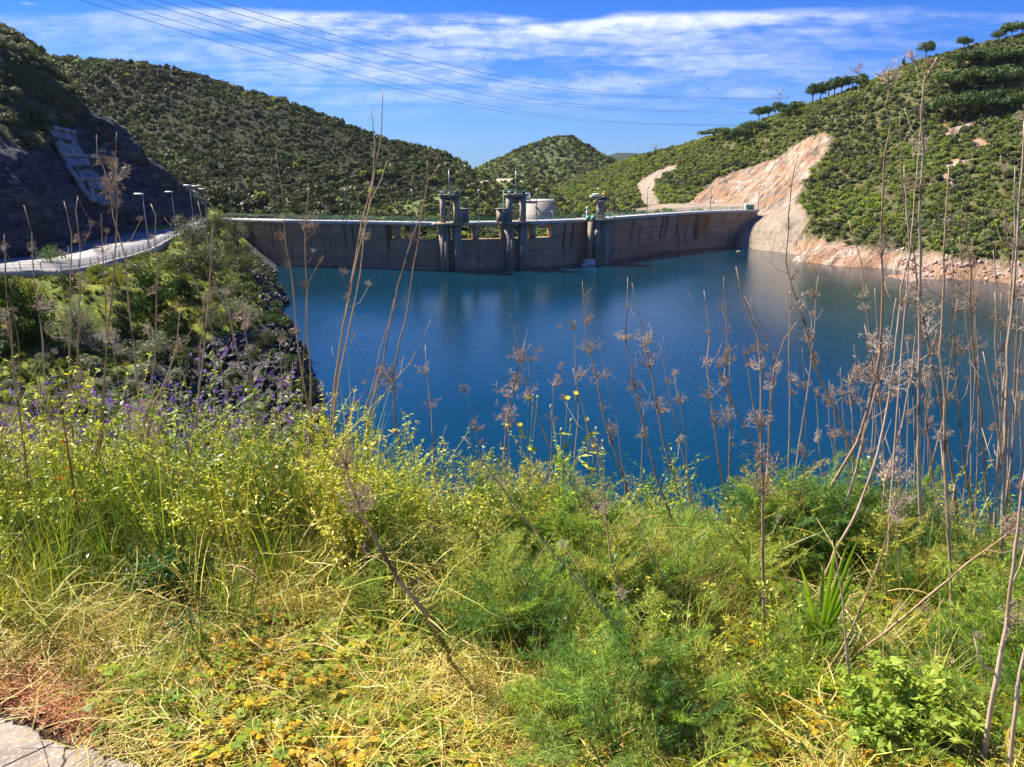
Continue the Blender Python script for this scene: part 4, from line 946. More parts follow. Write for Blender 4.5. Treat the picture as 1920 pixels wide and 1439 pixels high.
# ---- umbrella pines, each its own tree
def pine(i):
    mb = MB(); lobes = []
    for k in range(9):
        a = RNG.uniform(0, 2*PI); d = math.sqrt(RNG.uniform(0, 1))*.68; r = RNG.uniform(.30, .44)
        lobes.append(((d*math.cos(a), d*math.sin(a), .60+.12*(1-d)+RNG.uniform(-.10, .06)), (r, r, RNG.uniform(.16, .30))))
    crown(mb, lobes, 1500, .055, .7, -.6, .3); me = mb.mesh('crown', LM['p'])
    tb = MB(); lean = RNG.uniform(-.08, .08)
    tb.tube([(0, 0, -.12), (lean*.4, 0, .25), (lean, .02, .5), (lean*1.3, 0, .72)], [.04, .034, .026, .012], 6)
    for k in range(6): l = lobes[k][0]; tb.tube([(lean*.8, 0, .38+.05*k/6), (l[0]*.5, l[1]*.5, .56), (l[0]*.85, l[1]*.85, l[2]-.04)], [.02, .013, .006], 4)
    return me, tb.mesh('trunk', BR)
PM = [pine(i) for i in range(4)]
pines = [(1522, 154, 181, 20), (1537, 155, 182, 18), (1553, 150, 181, 18), (1564, 149, 183, 18), (1577, 144, 174, 24), (1597, 138, 172, 28), (1612, 145, 170, 20),
 (1422, 200, 226, 20), (1440, 199, 222, 20), (1460, 194, 222, 22), (1477, 199, 221, 20), (1494, 191, 218, 26),
 (1338, 239, 264, 34), (1362, 240, 264, 26), (1386, 240, 270, 32), (1410, 228, 256, 32),
 (1735, 78, 104, 22), (1807, 68, 86, 20), (1872, 57, 72, 20), (1895, 46, 70, 30), (1916, 43, 68, 26),
 (1785, 176, 226, 54), (1820, 172, 226, 56), (1852, 171, 220, 54), (1878, 176, 218, 46), (1900, 178, 214, 40),
 (1778, 140, 180, 42), (1806, 133, 172, 48), (1840, 130, 168, 50), (1868, 124, 164, 48), (1893, 132, 168, 42),
 (1806, 102, 130, 36), (1830, 96, 130, 44), (1860, 92, 122, 44), (1890, 95, 124, 46), (1916, 92, 120, 42)]
pl = ['leftmost umbrella pine of the upper skyline row, beside the open sky', 'second small pine from the left in the upper skyline row', 'third pine in the upper skyline row', 'tall thin-trunked pine standing in front of the upper skyline row', 'broad pine in the middle of the upper skyline row', 'largest highest pine of the upper skyline row', 'rightmost low pine of the upper skyline row',
 'airy leftmost pine of the skyline row in front of the pylon', 'second pine of the row in front of the pylon', 'middle pine directly under the pylon', 'fourth pine just right of the pylon foot', 'rounded dark pine at the right end of the row by the pylon',
 'lowest leftmost umbrella pine on the ridge above the dirt track', 'second low pine on the ridge above the dirt track', 'spreading many-branched pine on the ridge above the rock scar', 'dome-shaped pine at the right of the lowest ridge group',
 'lone gappy pine on the bare skyline high on the right', 'lone flat-topped pine on the skyline between two gaps', 'small left pine of the group at the top right corner', 'tall middle pine of the group at the top right corner', 'pine cut by the right edge at the top right corner',
 'left pine of the lowest dark group, above the bare soil patch', 'second pine of the lowest dark group above the bare soil', 'middle pine of the lowest dark group', 'fourth pine of the lowest dark group', 'right-hand pine of the lowest dark group',
 'left pine of the middle dark group', 'second pine of the middle dark group', 'central pine of the middle dark group', 'fourth pine of the middle dark group', 'right-hand pine of the middle dark group',
 'left pine of the upper hillside group', 'second pine of the upper hillside group', 'central pine of the upper hillside group', 'fourth pine of the upper hillside group', 'pine of the upper hillside group cut by the frame edge']
for (px, yt, yb, wd), lb in zip(pines, pl):
    h = None; yy = yb
    while h is None and yy < yb+60: h = TF.hit(px, yy)[0]; yy += 2
    if h is None: continue
    Y = h.y; base = h; top = P(px, yt, Y).z; H = max(top-base.z, 3.0)*random.uniform(.98, 1.2)+.3; Wd = wd*Y/F_PX*random.uniform(.75, .98)
    k = random.randrange(4); T = empty('umbrella_pine', base, lb, 'tree', 'umbrella pines on the right hill', random.uniform(0, 6))
    c = bpy.data.objects.new('crown', PM[k][0]); col.objects.link(c); c.parent = T; c.scale = (Wd*random.uniform(.85, 1.2), Wd*random.uniform(.85, 1.1), H*random.uniform(.92, 1.06))
    c = bpy.data.objects.new('trunk', PM[k][1]); col.objects.link(c); c.parent = T; c.scale = (H*.8, H*.8, H)
h = None; yy = 118
while h is None and yy < 150: h = TF.hit(1692, yy)[0]; yy += 2
if h:
    T = empty('young_tree', h, 'small upright conical tree alone on the right skyline', 'tree'); H = 20*h.y/F_PX
    mb = MB(); crown(mb, [((0, 0, H*(.3+.15*k)), (H*(.24-.045*k), H*(.24-.045*k), H*.16)) for k in range(5)], 260, .5, .7, -.9, .4); mb.build('crown', LM['p'], T)
    MB().tube([(0, 0, -.5), (0, 0, H*.7)], [.2, .05], 5).build('trunk', BR, T)

# ---- bushes on the near left bank, one by one
LK = {'silver': leaf('silver_leaves', [(0.17, 0.19, 0.125), (0.21, 0.225, 0.15)], .25, .35), 'olive': leaf('olive_leaves', [(0.085, 0.105, 0.045), (0.11, 0.125, 0.05)], .25, .4),
      'oak': leaf('oak_leaves', [(0.03, 0.062, 0.008), (0.045, 0.085, 0.01)], .3, .5), 'gold': leaf('yellow_green_leaves', [(0.16, 0.19, 0.02), (0.22, 0.22, 0.02)], .35, .35), 'light': leaf('light_green_leaves', [(0.13, 0.19, 0.06), (0.10, 0.16, 0.05)], .35, .4)}
def bush_mesh(kind, leaves, size, n):
    mb = MB(); lobes = []
    for i in range(n):
        a = RNG.uniform(0, 2*PI); d = RNG.uniform(.0, .72); r = RNG.uniform(.2, .42)
        lobes.append(((d*math.cos(a), d*math.sin(a), RNG.uniform(.25, .8)*(1-.35*d)), (r, r, r*RNG.uniform(.6, .95))))
    crown(mb, lobes, leaves, size, .8, -.7, .35, .42); me = mb.mesh('foliage', LK[kind])
    tb = MB()
    for i in range(5): l = lobes[i][0]; tb.tube([(0, 0, -.15), (l[0]*.4, l[1]*.4, l[2]*.5), l], [.035, .022, .006], 4)
    return me, tb.mesh('stem', BR)
BMS = {k: [bush_mesh(k, 2400 if k != 'light' else 900, .042 if k != 'oak' else .05, 13) for _ in range(2)] for k in LK}
bushes = [(362, 470, 66, 62, 'silver', 'grey-green rounded bush where the lamp posts disappear at the road bend'), (412, 448, 56, 44, 'olive', 'green bush right of the grey one, at the left end of the dam'), (440, 462, 40, 44, 'silver', 'small bush in front of the left end of the dam wall'),
 (330, 506, 60, 34, 'olive', 'low bush under the kerb below the second lamp post'), (392, 530, 92, 66, 'olive', 'wide grey-green bush in the middle of the bank'), (450, 520, 60, 50, 'olive', 'bush on the right flank of the spur above the rocks'),
 (468, 452, 34, 26, 'silver', 'small pale bush silhouetted against the dam wall'), (100, 503, 62, 44, 'light', 'sparse light green bush standing alone against the sunlit road'), (288, 598, 96, 88, 'oak', 'bright green leafy bush in the centre of the bank'),
 (22, 612, 90, 110, 'oak', 'dark bush at the left edge below the road'), (148, 652, 84, 76, 'silver', 'silvery rounded bush low on the bank, left of centre'), (305, 668, 80, 46, 'silver', 'grey bush below the bright green one'), (70, 640, 70, 70, 'oak', 'dark green bush left of the silvery one'),
 (405, 620, 70, 46, 'olive', 'olive bush on the shady side of the spur crest'), (452, 612, 64, 54, 'silver', 'grey-green bush near the tip of the spur'), (222, 545, 50, 36, 'gold', 'yellow-green bush under the kerb'), (180, 520, 44, 26, 'gold', 'small yellow-green bush near the sparse one by the road'),
 (340, 560, 56, 50, 'oak', 'dark bush right of the bright green one'), (230, 620, 60, 50, 'oak', 'shaded bush left of the bright green one'), (500, 650, 50, 34, 'olive', 'low bush above the rocky shore at the spur tip'), (425, 570, 56, 44, 'olive', 'bush behind the spur crest'), (440, 494, 46, 40, 'olive', 'leafy bush halfway down the right flank'), (60, 566, 60, 44, 'gold', 'yellow-green bush on the slope near the left edge'), (395, 496, 50, 36, 'silver', 'grey bush between the kerb end and the wide bush'), (335, 630, 60, 44, 'oak', 'low dark bush beneath the olive ones')]
for px, yb, wd, ht, kd, lb in bushes:
    h = TL.hit(px, yb)[0]
    if h is None: h = P(px, yb, 100)
    s = wd*h.y/F_PX*.68; hh = ht*h.y/F_PX*1.15
    T = empty('bush', h-Vector((0, 0, .1)), lb, 'bush', 'bushes on the left bank', random.uniform(0, 6)); me, st = random.choice(BMS[kd])
    c = bpy.data.objects.new('foliage', me); col.objects.link(c); c.parent = T; c.scale = (s, s, hh)
    c = bpy.data.objects.new('stem', st); col.objects.link(c); c.parent = T; c.scale = (s, s, hh)
# random low scrub and tufts on the bank
LT = leaf('bank_tufts', [(0.20, 0.23, 0.02), (0.14, 0.19, 0.025), (0.26, 0.25, 0.03), (0.10, 0.14, 0.03)], .35, .3, pscale=.12, tint=(0.08, 0.12, 0.02))
def tuft_mesh(name, mat, n=70, h=1.0, spread=.6, wdt=.03, curve=.5, seg=3, base=.25):
    mb = MB()
    for i in range(n):
        a = RNG.uniform(0, 2*PI); L = h*RNG.uniform(.5, 1.05); r0 = base*math.sqrt(RNG.uniform(0, 1)); b0 = np.array([r0*math.cos(RNG.uniform(0, 6.3)), r0*math.sin(RNG.uniform(0, 6.3)), 0])
        d = np.array([math.cos(a), math.sin(a), 0]); sd = np.array([-d[1], d[0], 0]); sp_ = RNG.uniform(.1, 1)*spread; cv_ = RNG.uniform(.2, 1)*curve; v = []
        for k in range(seg+1):
            f = k/seg; q = b0+d*(sp_*f+cv_*f*f)*L+np.array([0, 0, L*(f-.35*cv_*f*f)]); w_ = wdt*(1-f**1.6)*RNG.uniform(.8, 1.2) if k < seg else 0
            v += [q-sd*w_, q+sd*w_] if k < seg else [q]
        q = [(2*k, 2*k+1, 2*k+3, 2*k+2) for k in range(seg-1)]; m_ = 2*(seg-1)
        mb.add(v, q, [(m_, m_+1, m_+2)])
    return mb.mesh(name, mat)
tb_ = [tuft_mesh('tuft', LT, 60, 1, .8, .035, .5) for _ in range(4)]
def keepL(Q, c, px, py):
    nz = vnoise(c, .15, 5, 4)
    return (c[:, 1] > 48) & (py < 800) & (c[:, 2] > 1.5+nz) & ~((c[:, 2] > 9.8) & inpoly(px, py, [(-50, 440), (0, 512), (134, 508), (213, 490), (282, 470), (332, 443), (400, 420), (400, 400), (0, 400)]))
p = sample(TL, 1.6, keepL); n = len(p); nz = vnoise(p, .12, 31, 3)
p_t = p[(nz > -.12) | (RNG.uniform(0, 1, n) > .75)]
p_t = p_t[~masksL(p_t)['rock'].astype(bool) | (RNG.uniform(0, 1, len(p_t)) > .9)]
scatter('grass', p_t, sizes(len(p_t), .35, .95), tb_, 'yellow-green grass tufts on the bank below the road', rot=euler_rand(len(p_t), .15))
sb = [shrub_mesh('scrub', LK[k], 420, .085, 8) for k in ('olive', 'oak', 'silver', 'oak', 'oak')]
p = sample(TL, 0.30, keepL); p = p[(p[:, 2] < 7.5+1.5*vnoise(p, .1, 3, 2)) | (RNG.uniform(0, 1, len(p)) < .3)]; px, py = proj(p); g_ = (vnoise(p, .1, 51, 3) > .0) | inpoly(px, py, [(380, 400), (520, 480), (590, 700), (480, 600), (400, 540), (340, 460)]); p = p[g_]
scatter('scrub', p, sizes(len(p), .5, 1.7), sb, 'low mixed scrub between the bushes on the left bank')
# ---- loose rock along both shores
def rock_mesh(name, mat, seed):
    u = []; 
    for i in range(6):
        for j in range(8):
            th = PI*(i+.5)/6; ph = 2*PI*j/8; u.append((math.sin(th)*math.cos(ph), math.sin(th)*math.sin(ph), math.cos(th)))
    u = np.array(u); r = 1+.55*vnoise(u+seed*3, 1.4, seed, 2)+.25*vnoise(u, 3, seed+9, 1); v = u*r[:, None]*np.array([1, .75, .55])
    v = np.round(v/.45)*.45*.75+v*.25; v[:, 2] *= .8
    return MB().rings([v[i*8:(i+1)*8] for i in range(6)]).mesh(name, mat)
RKP = leaf('pink_rock', [(0.48, 0.33, 0.25), (0.40, 0.23, 0.14), (0.55, 0.44, 0.38), (0.33, 0.24, 0.2)], 0, .25, .9, .1); RKD = leaf('dark_slate', [(0.014, 0.014, 0.016), (0.028, 0.028, 0.032), (0.065, 0.063, 0.062), (0.01, 0.01, 0.013)], 0, .25, .6, .3)
rp = [rock_mesh('rock', RKP, i) for i in range(5)]; rd = [rock_mesh('rock', RKD, i+10) for i in range(5)]
p = sample(TF, 2.2, lambda Q, c, px, py: (c[:, 2] < 4.2) & (px > 1475)); s = sizes(len(p), .12, .95, 4)
px, py = proj(p); s = s*np.where(px > 1690, .85, .4)
scatter('rocks', p, s, rp, 'pinkish loose rocks and boulders along the right shore', rot=euler_rand(len(p), 1.0))
p = sample(TL, 5.0, lambda Q, c, px, py: (py < 900) & (c[:, 1] > 60) & (c[:, 2] < 5.5) & (px > 300), occl=False); pm = masksL(p)['rock'] > 0; p = p[pm | (RNG.uniform(0, 1, len(p)) > .8)]; p = p[vnoise(p, .25, 71, 2) > -.25]
scatter('rocks', p, sizes(len(p), .12, .7, 2.5), rd, 'dark broken slate tumbling down to the left shore', rot=euler_rand(len(p), 1.0))
# ---------------------------------------------------------------- foreground verge
def gz(x, y):
    """height of the verge: level beside the pavement, then falling away to the water"""
    x = np.asarray(x, float); y = np.asarray(y, float)
    edge = 3.1+0.10*np.sin(x*1.3)-0.10*x*(x > 0)+0.25*(x < -0.5)
    d = np.clip(y-edge, 0, None); base = 22.4-0.04*np.clip(y-1.5, 0, None)-0.62*d**1.25-0.02*np.clip(x, 0, 9)*np.clip(y-2, 0, 3)
    q = np.stack([x.ravel(), y.ravel(), x.ravel()*0], -1); return base+(0.05*vnoise(q, 1.3, 5, 3)+.02*vnoise(q, 7, 6, 3)).reshape(x.shape)
X, Y = np.meshgrid(np.arange(-9, 9.01, .06), np.arange(-1.5, 9.6, .06)); Zg = gz(X, Y)
V = np.stack([X.ravel(), Y.ravel(), Zg.ravel()], -1); ny_, nx_ = X.shape; i_ = (np.arange(ny_-1)[:, None]*nx_+np.arange(nx_-1)[None]).ravel()
m, t, out = newmat('verge_soil'); p_ = pos(t)
c = t.mix(t.mapr(t.noise(p_, 5, 6, .65), .38, .62), (0.03, 0.02, 0.013), (0.09, 0.055, 0.03)); c = t.mix(t.mapr(t.noise(p_, 45, 3, .6), .56, .66), c, (0.30, 0.26, 0.21))
principled(t, out, c, .95, t.bump(t.noise(p_, 30, 6, .7), .8, .03), .1)
vg = MB().add(V, np.stack([i_, i_+1, i_+1+nx_, i_+nx_], -1)).build('soil', m, smooth=True); setup(vg, 'dark crumbly soil of the roadside verge', kind='structure')
def G(x, y, dz=0.0): return Vector((x, y, float(gz(np.array([x]), np.array([y]))[0])+dz))
# pavement slab at the lower left, broken edge
m, t, out = newmat('old_pavement'); p_ = pos(t)
c = t.mix(t.mapr(t.noise(p_, 9, 6, .7), .35, .65), (0.33, 0.27, 0.215), (0.22, 0.18, 0.145)); c = t.mix(t.mapr(t.noise(p_, 70, 4, .7), .56, .68), c, (0.62, 0.55, 0.46)); c = t.mix(t.mapr(t.noise(p_, 55, 3, .6), .35, .27), c, (0.12, 0.09, 0.075))
vo = t.node('ShaderNodeTexVoronoi', feature='DISTANCE_TO_EDGE'); vo.inputs['Scale'].default_value = 2.3; wp = t.node('ShaderNodeMixRGB'); wp.inputs[0].default_value = .12
nz3 = t.node('ShaderNodeTexNoise'); nz3.inputs['Scale'].default_value = 6; t.l.new(p_, nz3.inputs['Vector']); t.l.new(p_, wp.inputs[1]); t.l.new(nz3.outputs['Color'], wp.inputs[2]); t.l.new(wp.outputs[0], vo.inputs['Vector'])
crk = t.mapr(vo.outputs['Distance'], .0, .008); c = t.mix(crk, (0.05, 0.035, 0.03), c)
principled(t, out, c, .9, t.bump(t.math('ADD', t.math('MULTIPLY', crk, .6), t.noise(p_, 60, 5, .7)), .7, .008), .2); PAV = m
ZP = 22.44
edge_px = [(-60, 1330), (0, 1347), (22, 1353), (45, 1362), (62, 1366), (75, 1380), (96, 1388), (108, 1392), (122, 1406), (140, 1404), (160, 1402), (178, 1408), (196, 1417), (225, 1425), (250, 1432), (285, 1442), (340, 1462), (420, 1490)]
ed = [W(a, b_, ZP) for a, b_ in edge_px]; e2 = []
for a, b_ in zip(ed, ed[1:]):
    for f in (0, .25, .5, .75): q = a.lerp(b_, f); e2.append((q.x+RNG.normal(0, .004), q.y+RNG.normal(0, .005)))
ring = [(-4, -1)]+[(-4, ed[0].y+.1)]+e2+[(1.0, e2[-1][1]-.25), (1.6, -1)]
top = [(x, y, ZP) for x, y in ring]; bev = [(x*1.0, y+.012, ZP-.02) for x, y in ring]; bot = [(x, y+.014, ZP-.3) for x, y in ring]
bmm = bpy.data.meshes.new('pavement'); n_ = len(ring)
bmm.from_pydata(top+bev+bot, [], [tuple(range(n_))[::-1]]+[(i, (i+1) % n_, n_+(i+1) % n_, n_+i) for i in range(n_)]+[(n_+i, n_+(i+1) % n_, 2*n_+(i+1) % n_, 2*n_+i) for i in range(n_)]); bmm.materials.append(PAV)
o = bpy.data.objects.new('pavement', bmm); col.objects.link(o); setup(o, 'cracked concrete pavement with a broken edge', kind='structure')
def under_pav(x, y): return inpoly(np.asarray(x), np.asarray(y), ring)

# ---- plant kinds
GR = leaf('grass_green', [(0.14, 0.24, 0.03), (0.22, 0.32, 0.03), (0.38, 0.40, 0.05), (0.08, 0.16, 0.025)], .3, .45, .4, .45)
GY = leaf('grass_yellow', [(0.40, 0.38, 0.05), (0.46, 0.42, 0.09), (0.34, 0.36, 0.04), (0.50, 0.44, 0.16)], .4, .3, .5, .3)
ST = leaf('straw', [(0.66, 0.50, 0.14), (0.70, 0.58, 0.22), (0.54, 0.48, 0.08), (0.44, 0.25, 0.08)], .25, .3, .5, .35)
RU = leaf('rusty_dry_leaves', [(0.42, 0.16, 0.05), (0.36, 0.15, 0.07), (0.48, 0.26, 0.13)], .2, .4, .7, .2)
FE = leaf('fennel_feathers', [(0.12, 0.25, 0.04), (0.20, 0.35, 0.045), (0.33, 0.44, 0.05), (0.10, 0.22, 0.06), (0.26, 0.39, 0.04), (0.44, 0.42, 0.08)], .25, .5, .5, .35)
HB = leaf('herb_leaves', [(0.46, 0.48, 0.035), (0.34, 0.42, 0.03), (0.56, 0.50, 0.07), (0.26, 0.38, 0.035)], .32, .5, .45, .4)
CLV = leaf('sorrel_leaves', [(0.22, 0.32, 0.02), (0.40, 0.40, 0.02), (0.10, 0.22, 0.02), (0.55, 0.36, 0.02)], .45, .35, .5, .35)
DKL = leaf('dark_herb', [(0.05, 0.13, 0.02), (0.08, 0.17, 0.03)], .3, .4, .4, .45)
STEMG = plain('green_stem', (0.16, 0.22, 0.05), (0.24, 0.26, 0.07), 12, .6)
DRY = None
m, t, out = newmat('dry_stem'); oc = t.node('ShaderNodeTexCoord').outputs['Object']; r = t.node('ShaderNodeObjectInfo').outputs['Random']
c = t.ramp(r, [(0, (0.30, 0.17, 0.08)), (.35, (0.42, 0.26, 0.13)), (.7, (0.52, 0.36, 0.20)), (1, (0.22, 0.12, 0.06))])
c = t.mix(t.mapr(t.noise(t.scale(oc, (60, 60, 5)), 1, 5, .7), .35, .65), c, t.mix(.45, c, (0.58, 0.42, 0.28))); c = t.mix(t.mapr(t.noise(oc, 8, 4), .56, .68), c, (0.12, 0.07, 0.05))
principled(t, out, c, .6, t.bump(t.noise(t.scale(oc, (300, 300, 9)), 1, 3), .4, .001), .35); DRY = m
WHT = None
m, t, out = newmat('bleached_stem'); oc = t.node('ShaderNodeTexCoord').outputs['Object']
c = t.mix(t.mapr(t.noise(t.scale(oc, (40, 40, 4)), 1, 5, .7), .35, .65), (0.60, 0.46, 0.34), (0.38, 0.25, 0.15)); c = t.mix(t.mapr(t.noise(oc, 9, 4), .58, .7), c, (0.2, 0.12, 0.08))
principled(t, out, c, .6, t.bump(t.noise(t.scale(oc, (300, 300, 9)), 1, 3), .4, .001), .35); WHT = m
UMB = leaf('dry_umbel', [(0.36, 0.25, 0.17), (0.46, 0.34, 0.24), (0.26, 0.17, 0.11), (0.52, 0.42, 0.32)], .1, .35, .7, .2)

def filaments(mb, C, Dv, L, wd, jit=.35):
    """thin two-sided slivers from C along Dv"""
    n = len(C); Dv = Dv+RNG.normal(0, jit, (n, 3)); Dv /= np.linalg.norm(Dv, axis=1)[:, None]+1e-9
    s = np.cross(Dv, RNG.normal(0, 1, (n, 3))); s /= np.linalg.norm(s, axis=1)[:, None]+1e-9
    L = np.asarray(L)*RNG.uniform(.6, 1.25, n); v = np.stack([C-s*wd, C+s*wd, C+Dv*L[:, None]], 1)
    mb.add(v.reshape(-1, 3), None, np.arange(n*3).reshape(-1, 3))
def fennel_mesh(h=.6, fronds=12, mat=FE):
    mb = MB()
    for k in range(fronds):
        a = RNG.uniform(0, 2*PI); h0 = h*RNG.uniform(.05, .6); L = h*RNG.uniform(.35, .65); d = np.array([math.cos(a), math.sin(a), 0]); p0 = np.array([0, 0, h0])+d*.03
        dr = d*RNG.uniform(.4, .9)+np.array([0, 0, RNG.uniform(.6, 1.1)]); dr /= np.linalg.norm(dr); n = 9
        rach = [p0+dr*L*f+np.array([0, 0, -.18*L*f*f]) for f in np.linspace(0, 1, n)]; mb.tube([np.array([0, 0, 0]), p0]+rach[1:], np.linspace(.0035, .0008, n+1), 3, False)
        for i in range(2, n):
            for sgn in (-1, 1):
                sd = np.cross(dr, [0, 0, 1]); sd /= np.linalg.norm(sd)+1e-9; bd = sd*sgn*.8+dr*.6+RNG.normal(0, .15, 3); bd /= np.linalg.norm(bd); bl = L*.34*(1.15-i/n)
                q = rach[i]; m_ = 9; f = np.linspace(.1, 1, m_)[:, None]; C = q+bd*bl*f; C = np.repeat(C, 3, 0)
                filaments(mb, np.repeat(q[None], 1, 0), bd[None], bl, .0011, .02); filaments(mb, C, np.repeat(bd[None], len(C), 0), .028, .0011, .65)
    return mb.mesh('fennel', mat)
def grass_mesh(h, n, mat, wd=.0032, spread=.55, curve=.5, base=.05): return tuft_mesh('grass', mat, n, h, spread, wd, curve, 4, base)
def herb_mesh(h=.5, stems=6, mat=HB, lf=.016, sp=.35, dens=26, branch=3):
    mb = MB()
    for k in range(stems):
        a = RNG.uniform(0, 2*PI); d = np.array([math.cos(a), math.sin(a), 0])*sp*RNG.uniform(.1, 1); H = h*RNG.uniform(.6, 1.1); f = np.linspace(0, 1, 6)
        pts = np.stack([d*H*x+np.array([0, 0, H*x])+RNG.normal(0, .006, 3)*(x > 0) for x in f]); mb.tube(pts, np.linspace(.0022, .0009, 6), 3, False)
        axes = [(pts, dens)]
        for b_ in range(branch):
            i = RNG.integers(2, 5); bd = np.append(RNG.normal(0, .6, 2), RNG.uniform(.5, 1.0)); bp_ = np.stack([pts[i]+bd*H*.35*x for x in (0, .35, .7, 1)]); mb.tube(bp_, np.linspace(.0014, .0007, 4), 3, False); axes.append((bp_, dens//2))
        for pt, dn in axes:
            u = RNG.uniform(.12, 1, dn)*(len(pt)-1); i = np.clip(u.astype(int), 0, len(pt)-2); C = pt[i]+(pt[i+1]-pt[i])*(u-i)[:, None]
            o_ = RNG.normal(0, 1, (dn, 3)); o_[:, 2] = np.abs(o_[:, 2])*.4; o_ /= np.linalg.norm(o_, axis=1)[:, None]
            quads_at(mb, C+o_*lf*.9, np.cross(o_, RNG.normal(0, 1, (dn, 3)))+np.array([0, 0, 1.1]), lf, .35, .3)
    return mb.mesh('herb', mat)
def clover_mesh(n=14, R=.10, lf=.014, mat=CLV, hh=.06):
    mb = MB()
    for k in range(n):
        a = RNG.uniform(0, 2*PI); r_ = R*math.sqrt(RNG.uniform(0, 1)); top_ = np.array([r_*math.cos(a), r_*math.sin(a), hh*RNG.uniform(.5, 1.3)]); mb.tube([top_*np.array([.3, .3, 0]), top_], [.0012, .0008], 3, False)
        tilt = RNG.normal(0, .35, 3)
        for j in range(3):
            b_ = RNG.uniform(0, .3)+j*2*PI/3; d = np.array([math.cos(b_), math.sin(b_), RNG.uniform(-.25, .1)]); s = np.array([-d[1], d[0], 0]); L = lf*RNG.uniform(.8, 1.3); z_ = np.array([tilt[0]*d[0], 0, tilt[1]*.3])*L
            mb.add([top_, top_+d*L*.7-s*L*.62+z_, top_+d*L*1.15-s*L*.4+z_, top_+d*L*.92+z_, top_+d*L*1.15+s*L*.4+z_, top_+d*L*.7+s*L*.62+z_], None, [(0, 1, 2), (0, 2, 3), (0, 3, 4), (0, 4, 5)])
    return mb.mesh('sorrel', mat)
def litter_mesh(n=110, R=.17, L=.22, mat=ST, wd=.0011, lift=.07, curl=.32):
    """flattened, tangled blades"""
    mb = MB()
    for k in range(n):
        a = RNG.uniform(0, 2*PI); c0 = np.append(RNG.normal(0, R*.5, 2), RNG.uniform(0, lift)); l = L*RNG.uniform(.4, 1.1); pts = []; p_ = c0; an = a; up = RNG.uniform(-.1, .35)
        for j in range(6): pts.append(p_.copy()); p_ = p_+np.array([math.cos(an), math.sin(an), up])*l/5; an += RNG.normal(0, curl); up -= .12
        pts = np.array(pts); pts[:, 2] = np.maximum(pts[:, 2], .004+RNG.uniform(0, .02)); tn = np.gradient(pts, axis=0); s = np.cross(tn, [0, 0, 1.0]); s /= np.linalg.norm(s, axis=1)[:, None]+1e-9; w_ = wd*RNG.uniform(.6, 1.5)*np.array([1, 1, 1, .9, .6, .1])[:, None]
        z_ = np.array([0, 0, RNG.uniform(-.5, .5)]); v = np.stack([pts-(s+z_)*w_, pts+(s+z_)*w_], 1).reshape(-1, 3); mb.add(v, [(2*j, 2*j+1, 2*j+3, 2*j+2) for j in range(5)])
    return mb.mesh('litter', mat)
def wisp_mesh(h=.7, mat=GY):   # oat-like flowering stems with drooping spikelets
    mb = MB()
    for k in range(3):
        a = RNG.uniform(0, 2*PI); d = np.array([math.cos(a), math.sin(a), 0]); pts = [d*.02+d*.12*h*f*f+np.array([0, 0, h*f*RNG.uniform(.97, 1.0)]) for f in np.linspace(0, 1, 7)]; mb.tube(pts, np.linspace(.0016, .0006, 7), 3, False)
        for j in range(12):
            q = np.array(pts[4])+(np.array(pts[6])-np.array(pts[4]))*RNG.uniform(0, 1); e = RNG.normal(0, 1, 3); e[2] = abs(e[2])*.3; e /= np.linalg.norm(e); s1 = q+e*RNG.uniform(.015, .05)+np.array([0, 0, -.01]); mb.tube([q, s1], [.0005, .0004], 3, False)
            filaments(mb, np.repeat(s1[None], 3, 0), np.repeat(np.array([[0, 0, -1.0]])+e*.2, 3, 0), .024, .0022, .12)
    return mb.mesh('oat', mat)
# ---- where each kind grows
def cand(n, x0=-3.6, x1=3.8, y0=1.35, y1=6.0):
    y = RNG.uniform(y0, y1, n); x = RNG.uniform(-1, 1, n)*(0.5+0.78*y); z = gz(x, y); p = np.stack([x, y, z], -1); ok = ~under_pav(x, y-.0)&~under_pav(x-.06, y-.12)&~under_pav(x, y-.07)
    return p[ok]
def pxq(p): return proj(p)
def nzf(p, s, seed): return vnoise(p*np.array([1, 1, 0]), s, seed, 3)
left = lambda p: 1/(1+np.exp((p[:, 0]/p[:, 1]+.22)*16))     # 1 at the left, 0 from the middle on
right = lambda p: 1/(1+np.exp(-(p[:, 0]/p[:, 1]-.02)*14))
def pick(p, prob): return p[RNG.uniform(0, 1, len(p)) < prob]
vr = 2.35+0.0
_cc = cand(150); 
def clump(p, k=0, r=.20, n=70):
    c = _cc[k:k+n]; d = np.min(np.hypot(p[:, None, 0]-c[None, :, 0], p[:, None, 1]-c[None, :, 1])/(.55+.15*p[:, None, 1]), axis=1); return np.exp(-(d/r)**2)
